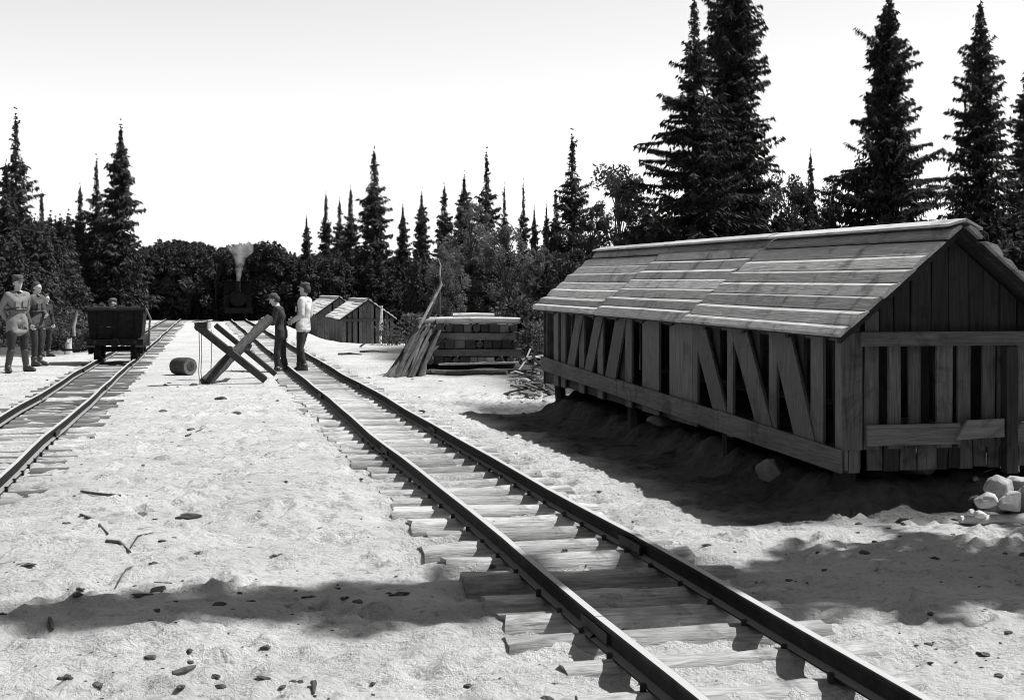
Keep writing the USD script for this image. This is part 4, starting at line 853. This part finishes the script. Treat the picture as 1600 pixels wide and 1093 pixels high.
for y, x0, x1, r, dz in ((0.02, -0.66, 0.90, 0.062, 0), (0.17, -0.98, 0.78, 0.058, 0), (0.31, -0.62, 0.88, 0.060, 0.0), (0.46, -0.7, 0.55, 0.06, 0), (0.62, -0.8, 0.7, 0.06, 0.0), (0.10, -0.35, 0.42, 0.05, 0.10)):
    part('peeled_log', tube([(x0, y, zc + r + dz), ((x0 + x1) / 2, y + 0.01, zc + r + 0.01 + dz), (x1, y + 0.01 * rg.normal(), zc + r + dz)], [r, r * 1.03, r * 0.95], 10, 0.05, rg), M['pale_x'], st, 40)
top_z = sz0 + zc
for k in range(9):
    a_ = -1.1 + 2.0 * rg.random(); L_ = 0.5 + 0.7 * rg.random(); y_ = -0.10 - 0.45 * rg.random(); r_ = 0.03 + 0.03 * rg.random(); t2 = 0.25 * rg.normal()
    gx_, gy_ = -0.745 + a_, SD + y_
    solo('rough_log', tube([(gx_, gy_, hz(gx_, gy_) + r_ * .7), (gx_ + L_ / 2, gy_ + t2 * L_ / 2, hz(gx_ + L_ / 2, gy_ + t2 * L_ / 2) + r_ * .8), (gx_ + L_, gy_ + t2 * L_, hz(gx_ + L_, gy_ + t2 * L_) + r_ * .7)], [r_, r_ * 1.05, r_ * .85], 8, 0.12, rg), M['bark' if k % 3 else 'board_x'], 'rough bark-covered log lying along the foot of the timber stack', 'log', smooth=40, group='rough logs at the foot of the timber stack')
for k in range(27):
    f = k / 26; bx = px2x(604 + 52 * f + 3 * rg.normal(), 25.9); by = 25.75 + 0.35 * rg.random() - 0.3 * f; tx = px2x(672 + 12 * rg.normal() + 6 * f, 26.6); L = 1.05 + 0.25 * rg.random()
    tzz = top_z - 0.08 + 0.20 * rg.random(); a = np.array([bx, by, hz(bx, by) - 0.02]); b = np.array([tx, 26.35 + 0.35 * rg.random(), tzz]); mid = (a + b) / 2 + 0.03 * rg.normal(size=3)
    solo('leaning_pole', tube([a, mid, b], [0.034 + 0.014 * rg.random(), 0.032, 0.022], 7, 0.08, rg), M['pole'], 'dark bark-covered pole in the bundle leaning on the left end of the timber stack', 'pole', smooth=40, group='poles leaning on the timber stack')
for k in range(16):
    bx = px2x(606 + 60 * rg.random(), 25.8); by = 25.55 + 0.3 * rg.random(); a = np.array([bx, by, hz(bx, by) - 0.02]); b = np.array([bx + 0.35 + 0.3 * rg.random(), 26.2 + 0.4 * rg.random(), 0.55 + 0.45 * rg.random()])
    solo('leaning_pole', tube([a, (a + b) / 2 + 0.03 * rg.normal(size=3), b], [0.04, 0.036, 0.026], 7, 0.1, rg), M['pole'], 'short dark pole low in the bundle at the left end of the timber stack', 'pole', smooth=40, group='short poles leaning on the timber stack')
solo('leaning_pole', tube([P3(654, 512, 26.2), P3(672, 478, 26.3), P3(684, 456, 26.4), P3(690, 445, 26.4), P3(687.5, 428, 26.4), P3(688.5, 414, 26.4), P3(685, 404, 26.4)], [0.028, 0.026, 0.023, 0.02, 0.017, 0.013, 0.008], 7, 0.06, rg), M['pale_z'], 'tall crooked pale pole rising above the timber stack', 'pole', smooth=40)
solo('leaning_pole', tube([P3(668, 498, 26.5), P3(680, 465, 26.5), P3(687, 442, 26.55)], [0.03, 0.027, 0.018], 7, 0.06, rg), M['pole'], 'straight dark pole crossing just behind the crooked pale one', 'pole', smooth=40)
solo('leaning_pole', tube([P3(687, 490, 26.6), P3(686.5, 465, 26.6), P3(687.5, 446, 26.6)], [0.028, 0.025, 0.018], 7, 0.06, rg), M['pole'], 'upright short pole propping the crooked pale one on the stack', 'pole', smooth=40)

# poles and posts by the sheds
pd = 41.0; px_ = px2x(594, pd)
solo('birch_pole', tube([(px_, pd, -0.2), (px_ + 0.02, pd, 0.5), (px_ + 0.05, pd, 1.12)], [0.045, 0.04, 0.033], 8, 0.05, rg), M['birch'], 'thin pale birch pole standing in front of the nearer shed', 'pole', smooth=40)
solo('birch_pole', tube([(px2x(604, 44), 44, -0.4), (px2x(605, 44), 44, 0.2), (px2x(606, 44), 44, 0.55)], [0.03, 0.03, 0.02], 7, 0.05, rg), M['pole'], 'short dull pole right of the pale one by the nearer shed', 'pole', smooth=40)
solo('curved_branch', tube([P3(116, 525, 35), P3(115, 510, 35), P3(118, 500, 35), P3(121, 488, 35)], [0.035, 0.04, 0.03, 0.012], 7, 0.1, rg), M['pale_z'], 'pale curved dead branch standing among the brush left of the wagon', 'branch', smooth=40)
sx_, sd_ = px2x(107, 34.5), 34.5; sm_ = tube([(0, 0, -0.05), (0.01, 0, 0.12), (0.0, 0.01, 0.26), (0.02, 0, 0.36)], [0.12, 0.085, 0.075, 0.06], 10, 0.15, rg); vv_ = sm_.vertices; vv_[:, 2] += (vv_[:, 2] > 0.3) * 0.16 * (rg.random(len(vv_)) - 0.6); sm_.vertices = vv_
solo('tree_stump', sm_, M['pale_z'], 'pale splintered stump in the brush between the soldiers and the wagon', 'stump', loc=(sx_, sd_, hz(sx_, sd_)), smooth=30)
solo('sand_rut', tube([P3(540, 552, 36.8) * [1, 1, 0] + [0, 0, 0.05], P3(565, 551, 36.9) * [1, 1, 0] + [0, 0, 0.07], P3(590, 549, 37.3) * [1, 1, 0] + [0, 0, 0.06]], [0.03, 0.035, 0.02], 6, 0.1, rg), M['pole'], 'thin dark branch lying on the sand in front of the nearer shed', 'branch', smooth=40) if False else None
for k, (p0, p1, d) in enumerate((((528, 557), (566, 553), 34.5), ((562, 553), (606, 549), 35.8), ((560, 545), (571, 536), 38.0))):
    a, b = P3(*p0, d), P3(*p1, d)
    if k < 2: a[2] = hz(a[0], a[1]) + 0.02; b[2] = hz(b[0], b[1]) + 0.03
    solo('fallen_branch', tube([a, (a + b) / 2 + [0, 0, 0.02], b], [0.03, 0.03, 0.012], 6, 0.15, rg), M['pole'], ('left of two dark branches lying on the sand before the nearer shed', 'right of two dark branches lying on the sand before the nearer shed', 'short stick poking up from the sand hump before the nearer shed')[k], 'branch', smooth=40)

# brush and firewood beside the far end of the hut
for k in range(64):
    px = 806 + 62 * rg.random() ** 0.8; d = 20.5 + 4.0 * rg.random(); x = px2x(px, d); h = hz(x, d) + 0.03 + (0.42 * rg.random() ** 1.6) * smooth(20.4, 22.5, d); a = rg.random() * 6.28; L = 0.22 + 0.38 * rg.random(); el = 0.28 * rg.normal()
    dv = np.array([math.cos(a) * math.cos(el), 0.7 * math.sin(a), math.sin(el)]) * L / 2; c = np.array([x, d, h])
    solo('firewood_stick', tube([c - dv, c + dv * 0.1 + 0.02 * rg.normal(size=3), c + dv], 0.018 + 0.024 * rg.random(), 5, 0.25, rg, 0.6), M['pale_x'] if rg.random() < 0.25 else M['pole'], 'split stick in the heap of firewood between the timber stack and the hut', 'firewood', smooth=30, group='sticks of the firewood heap')
for k, (px, py, w) in enumerate(((796, 618, 10), (784, 627, 7), (812, 610, 12), (823, 606, 12), (833, 612, 9), (838, 620, 10), (851, 624, 9), (815, 625, 6), (838, 566, 9), (842, 572, 9), (850, 575, 7))):
    x, d = ground_at(px, py + 3); s = w / F * d * 0.45
    if py < 580: d = 24.0; x = px2x(px, d); s = w / F * d * 0.45
    solo('pale_stone', rock(rg, s, s * 0.9, s * 0.75, 2), M['stone'], 'pale broken stone at the edge of the firewood heap by the hut', 'stone', loc=(x, d, max(hz(x, d), py2z(py + 3, d)) + s * 0.3), group='pale stones round the firewood heap')
solo('bark_slab', tube([P3(812, 592, 22.5), P3(822, 593, 22.4), P3(834, 598, 22.3)], [0.03, 0.05, 0.03], 7, 0.1, rg, 0.5), M['pale_x'], 'pale curved slab of bark lying low in the firewood heap', 'bark', smooth=30)

# ------------------------------------------------------------------ foundation boulders, rocks at the right edge, boards
def boulder(px, py, wpx, hpx, label, z=0.0, asp=0.9, sub=3):
    x, d = ground_at(px, py); s = wpx / F * d / 2; h = hpx / F * d
    return solo('boulder', rock(rg, s, s * asp, h * 0.62, sub, 0.30, 1.9), M['boulder' if px < 1500 else 'stone'], label, 'boulder', loc=(x, d + s * 0.5, hz(x, d) + h * 0.36 + z), rz=float(rg.random() * 30), smooth=25)  # shaded copy for boulders by the hut, lit copy at the right edge
boulder(1206, 772, 52, 30, 'rounded grey boulder in the shade under the near half of the hut')
boulder(1047, 705, 72, 24, 'broad low boulder in the shade under the middle of the hut')
boulder(1315, 786, 70, 36, 'dark boulder in the shade under the front corner of the hut')
boulder(925, 640, 34, 16, 'small boulder under the far end of the hut')
boulder(1440, 790, 60, 34, 'boulder in deep shade under the front gable of the hut')
def heap_rock(px, py, d, wpx, hpx, label):
    s = wpx / F * d / 2; c = P3(px, py, d); return solo('boulder', rock(rg, s * 1.35, s * (1.0 + 0.5 * rg.random()), hpx / F * d * 0.66, 3, 0.30, 1.5), M['stone'], label, 'boulder', loc=tuple(c), rz=float(rg.random() * 30), smooth=22)
heap_rock(1563, 764, 9.35, 40, 38, 'rounded grey boulder on top of the rock heap at the right edge')
heap_rock(1600, 758, 9.6, 46, 30, 'sunlit boulder at the right edge behind the rounded grey one')
heap_rock(1540, 782, 9.15, 30, 22, 'small dark rock under the rounded grey boulder of the rock heap')
heap_rock(1580, 784, 9.2, 34, 26, 'wedge of rock jammed in the middle of the heap at the right edge')
heap_rock(1622, 778, 9.4, 50, 44, 'rock cut off by the right edge of the picture, middle of the heap')
heap_rock(1518, 800, 9.0, 11, 8, 'pebble-sized pale stone left of the rock heap, nearest the gable')
heap_rock(1531, 803, 8.95, 16, 10, 'flat little stone at the foot of the rock heap')
boulder(1600, 800, 60, 40, 'large pale flat-topped boulder at the right edge, front row')
boulder(1556, 806, 52, 36, 'dark-sided pale-topped boulder left of the large one at the right edge')
boulder(1525, 796, 12, 8, 'smallest pale stone left of the rock heap at the right edge')
x0, d0 = ground_at(1500, 822); x1, d1 = ground_at(1640, 818)
solo('lying_board', roughlog((x0, d0, hz(x0, d0) + 0.03), (x1, d1, hz(x1, d1) + 0.06), 0.028, 0.045, 8, 8, 0.12, 0.01), M['pale_x'], 'pale log lying on the sand in front of the rock heap at the right edge', 'log', smooth=40)
for k, (px, py) in enumerate(((905, 668), (1050, 722), (1010, 735), (1120, 748), (980, 700))):
    x, d = ground_at(px, py); a = rg.random() * 3
    solo('fallen_branch', tube([(x - .15 * math.cos(a), d - .12 * math.sin(a), hz(x, d) + .02), (x, d, hz(x, d) + .03), (x + .15 * math.cos(a), d + .12 * math.sin(a), hz(x, d) + .02)], [0.010, 0.014, 0.007], 5, 0.2, rg), M['pole'], 'short branch lying in the shade beside the hut', 'branch', smooth=30, group='branches in the shade beside the hut')

# ------------------------------------------------------------------ clods, twigs and chips on the sand
CL = [(223, 807, 22), (300, 811, 30), (281, 813, 16), (236, 1020, 18), (296, 1017, 14), (297, 1028, 12), (345, 1073, 18), (442, 1067, 14), (414, 1010, 16), (470, 1062, 13), (458, 1063, 12), (491, 1078, 8), (583, 1062, 11), (583, 1074, 8), (343, 942, 16), (536, 938, 12), (559, 938, 20), (71, 1067, 9), (154, 1064, 13),
      (255, 647, 13), (298, 671, 15), (346, 624, 17), (369, 647, 14), (301, 603, 14), (259, 603, 9), (1465, 814, 16), (1491, 816, 14), (1341, 819, 13), (1264, 818, 12), (1367, 847, 12), (1289, 836, 8), (1351, 868, 18), (1562, 1047, 16), (1454, 1034, 8), (1577, 992, 10), (1054, 974, 14), (1340, 833, 8), (1404, 838, 8), (249, 921, 24), (236, 968, 9), (340, 971, 10)]
for px, py, w in CL:
    x, d = ground_at(px, py); s = w / F * d / 2
    solo('clod', rock(rg, s, s * (0.8 + 0.7 * rg.random()), s * 0.55, 2, 0.55, 2.2), M['clod'], 'dark flattened clod of earth lying on the pale sand', 'clod', loc=(x, d, hz(x, d) + s * 0.02), rz=float(rg.random() * 360), smooth=35, group='dark clods scattered over the sand')
TW = [((127, 771), (150, 776), (181, 782), 'dark twig with a fork lying on the sand, farthest of the twigs at the left'), ((126, 805), (148, 820), (169, 839), 'thin straight twig lying aslant on the sand at the left'), ((165, 852), (186, 852), (204, 869), 'short bent root on the sand above the shadow band at the left'),
      ((204, 864), (215, 850), (240, 838), 'hair-thin twig running up from the bent root'), ((181, 914), (197, 900), (212, 878), 'hair-thin twig ending at the shadow band'), ((78, 964), (80, 970), (82, 976), 'tiny upright twig below the shadow band at the left'), ((290, 683), (304, 676), (316, 671), 'curved stick beside two dark clods between the tracks'),
      ((270, 1046), (290, 1042), (305, 1036), 'curved pale twig in the foreground sand'), ((147, 1050), (150, 1060), (158, 1067), 'short hooked twig in the left foreground'), ((488, 1066), (491, 1072), (490, 1078), 'short dark root at the lower edge of the picture'), ((757, 950), (763, 957), (768, 962), 'dark splinter on the sand left of the main track'), ((782, 982), (786, 990), (789, 995), 'smaller dark splinter on the sand left of the main track'), ((1395, 819), (1408, 822), (1420, 823), 'dark twig on the bright strip before the hut gable')]
for p0, p1, p2, lab in TW:
    P = []
    for p in (p0, p1, p2): x, d = ground_at(*p); P.append((x, d, hz(x, d) + 0.010))
    P[1] = (P[1][0], P[1][1], P[1][2] + 0.008); thin = 'hair' in lab
    solo('twig', tube(P, [0.004, 0.005, 0.003] if thin else [0.009, 0.012, 0.006], 6, 0.2, rg), M['clod'] if not thin else M['pole'], lab, 'twig', smooth=30)
chips = []
for k in range(900):
    d = 4.6 + 24 * rg.random() ** 1.7; px = -50 + 1700 * rg.random(); x = px2x(px, d)
    if abs(track_uv('main', x, d)[0]) < 0.45 and rg.random() < 0.6: continue
    s = (0.004 + 0.016 * rg.random() ** 4) * (1 + d / 40); m = trimesh.creation.icosphere(1, 1.0); m.vertices = m.vertices * (0.5 + rg.random((len(m.vertices), 1))) * [s * (1 + 1.5 * rg.random()), s, s * 0.5]; a = rg.random() * 6.28
    m.apply_transform(trimesh.transformations.rotation_matrix(a, [0, 0, 1])); chips.append((m, x, d))
zz = height(np.array([c[1] for c in chips]), np.array([c[2] for c in chips]))
for (m, x, d), z in zip(chips, zz): m.apply_translation([x, d, z + 0.001])
solo('bark_chips', cat(*[c[0] for c in chips]), M['clod'], 'small dark chips of bark strewn over the sand', None, kind='stuff')

# ------------------------------------------------------------------ brush at the forest edge on the left
def bush(px, d, h, w, label, seed, mt='brush'):
    tr_, cr = broadleaf(seed, h, w, 1800, 0.02, 0.05, 1.0, 20); x = px2x(px, d); t_ = thing('bush', label, 'bush', (x, d, hz(x, d) - 0.05)); part('stem', tr_, M['bark'], t_, True); part('foliage', cr, M[mt], t_)
bush(88, 38.0, 0.95, 0.8, 'low grey bush just right of the third soldier', 61)
bush(134, 37.0, 0.8, 0.6, 'small twiggy bush against the left side of the wagon', 62)
bush(112, 40.5, 1.1, 0.9, 'bush behind the pale curved branch', 63)
bush(150, 43.0, 1.2, 1.0, 'bush hidden behind the wagon', 64)
bush(40, 42.0, 1.3, 1.1, 'bush behind the soldiers at the left edge', 65)
bush(5, 40.0, 1.2, 1.0, 'bush at the left edge behind the nearest soldier', 69)
bush(640, 40.0, 1.0, 1.1, 'grey bush between the nearer shed and the leaning poles', 66)
bush(845, 30.0, 1.0, 0.8, 'bush between the firewood heap and the hut wall', 67)
bush(825, 34.0, 1.5, 1.1, 'leafy bush behind the right end of the timber stack', 68)

# ------------------------------------------------------------------ locomotive under the smoke, far down the track
LS = 76.0; lx, ly = track_pt('main', 0, LS); loco = thing('steam_locomotive', 'small dark steam locomotive under the smoke plume at the far end of the main track', 'locomotive', (lx, ly, 0.1), 12.4)
rx = trimesh.transformations.rotation_matrix(math.pi / 2, [1, 0, 0])
part('boiler', trimesh.creation.cylinder(0.42, 2.2, sections=24).apply_transform(rx).apply_translation([0, 1.3, 1.05]), M['soot'], loco, 30)
part('smokebox_door', trimesh.creation.cylinder(0.36, 0.06, sections=24).apply_transform(rx).apply_translation([0, 0.17, 1.05]), M['soot'], loco, 30)
part('chimney', trimesh.creation.revolve(np.array([(0, 0), (0.12, 0), (0.10, 0.1), (0.13, 0.5), (0.17, 0.55), (0.10, 0.56), (0, 0.5)]), sections=18).apply_translation([0, 0.5, 1.45]), M['soot'], loco, 30)
part('steam_dome', trimesh.creation.capsule(0.2, 0.16).apply_translation([0, 1.3, 1.38]), M['soot'], loco, 30)
part('cab', cat(box(-0.7, 0.7, 2.4, 2.45, 0.6, 2.0), box(-0.7, -0.66, 2.45, 3.4, 0.6, 2.0), box(0.66, 0.7, 2.45, 3.4, 0.6, 2.0)), M['soot'], loco); part('cab_roof', box(-0.78, 0.78, 2.3, 3.5, 2.005, 2.05), M['soot'], loco)
part('side_tank', box(-0.70, -0.42, 0.8, 2.39, 0.58, 1.25), M['soot'], loco); part('side_tank', box(0.42, 0.70, 0.8, 2.39, 0.58, 1.25), M['soot'], loco)
part('frame', box(-0.5, 0.5, 0.1, 3.4, 0.38, 0.57), M['soot'], loco); part('buffer_beam', box(-0.72, 0.72, -0.02, 0.09, 0.33, 0.6), M['soot'], loco)
part('headlamp', trimesh.creation.cylinder(0.09, 0.12, sections=14).apply_transform(rx).apply_translation([0, 0.12, 1.52]), M['soot'], loco, 30)
for v in (0.6, 1.5, 2.4):
    for s in (-1, 1): part('wheel', trimesh.creation.cylinder(0.27, 0.07, sections=20).apply_transform(ry).apply_translation([s * 0.375, v, 0.275]), M['soot'], loco, 30)
# smoke
cz = 2.15; cx, cy = lx - 0.1, ly + 0.5
pts = [(cx, cy, 2.12, 0.10), (cx + 0.02, cy, 2.6, 0.17), (cx + 0.05, cy, 3.1, 0.24), (cx + 0.12, cy, 3.5, 0.36), (cx + 0.28, cy + .1, 3.95, 0.55), (cx - 0.10, cy, 4.0, 0.5), (cx - 0.42, cy, 4.45, 0.62), (cx - 0.62, cy - .1, 4.95, 0.60), (cx - 0.70, cy, 5.4, 0.5)]
man = m3.Manifold()
for a, b in zip(pts[:-1], pts[1:]): man = man + m3.Manifold.batch_hull([m3.Manifold.sphere(p[3], 18).translate(p[:3]) for p in (a, b)])
mm = man.refine_to_length(0.15).to_mesh(); sm = trimesh.Trimesh(mm.vert_properties[:, :3], mm.tri_verts, process=True); trimesh.smoothing.filter_taubin(sm, iterations=8)
sm.vertices += (meshkit.fbm(sm.vertices * 2.2, 3) - 0.5)[:, None] * 0.35 * sm.vertex_normals * np.clip((sm.vertices[:, 2:3] - 2.4) / 1.0, 0, 1)
M['smoke'] = usdkit.material(stage, '/World/Looks/smoke', {
    'g': ('geometry', {}), 'n': ('noise_texture', {'scale': 1.8, 'detail': 4.0, 'roughness': 0.6}), 's': ('separate_xyz', {}),
    'mr': ('map_range', {'from_min': 0.36, 'from_max': 0.62, 'to_min': 0.0, 'to_max': 1.0, 'clamp': True}), 'mz': ('map_range', {'from_min': 2.2, 'from_max': 5.2, 'to_min': 1.5, 'to_max': 0.02, 'clamp': True}),
    'mu': ('math', {'math_type': 'multiply'}), 'v': ('principled_volume', {'color': (0.92, 0.92, 0.92), 'anisotropy': 0.2})},
    [('g.position', 'n.vector'), ('n.fac', 'mr.value'), ('g.position', 's.vector'), ('s.z', 'mz.value'), ('mr.result', 'mu.value1'), ('mz.result', 'mu.value2'), ('mu.value', 'v.density')], volume='v.volume')
solo('smoke_plume', sm, M['smoke'], 'thin pale plume of smoke rising against the dark wood', 'smoke', kind='stuff')
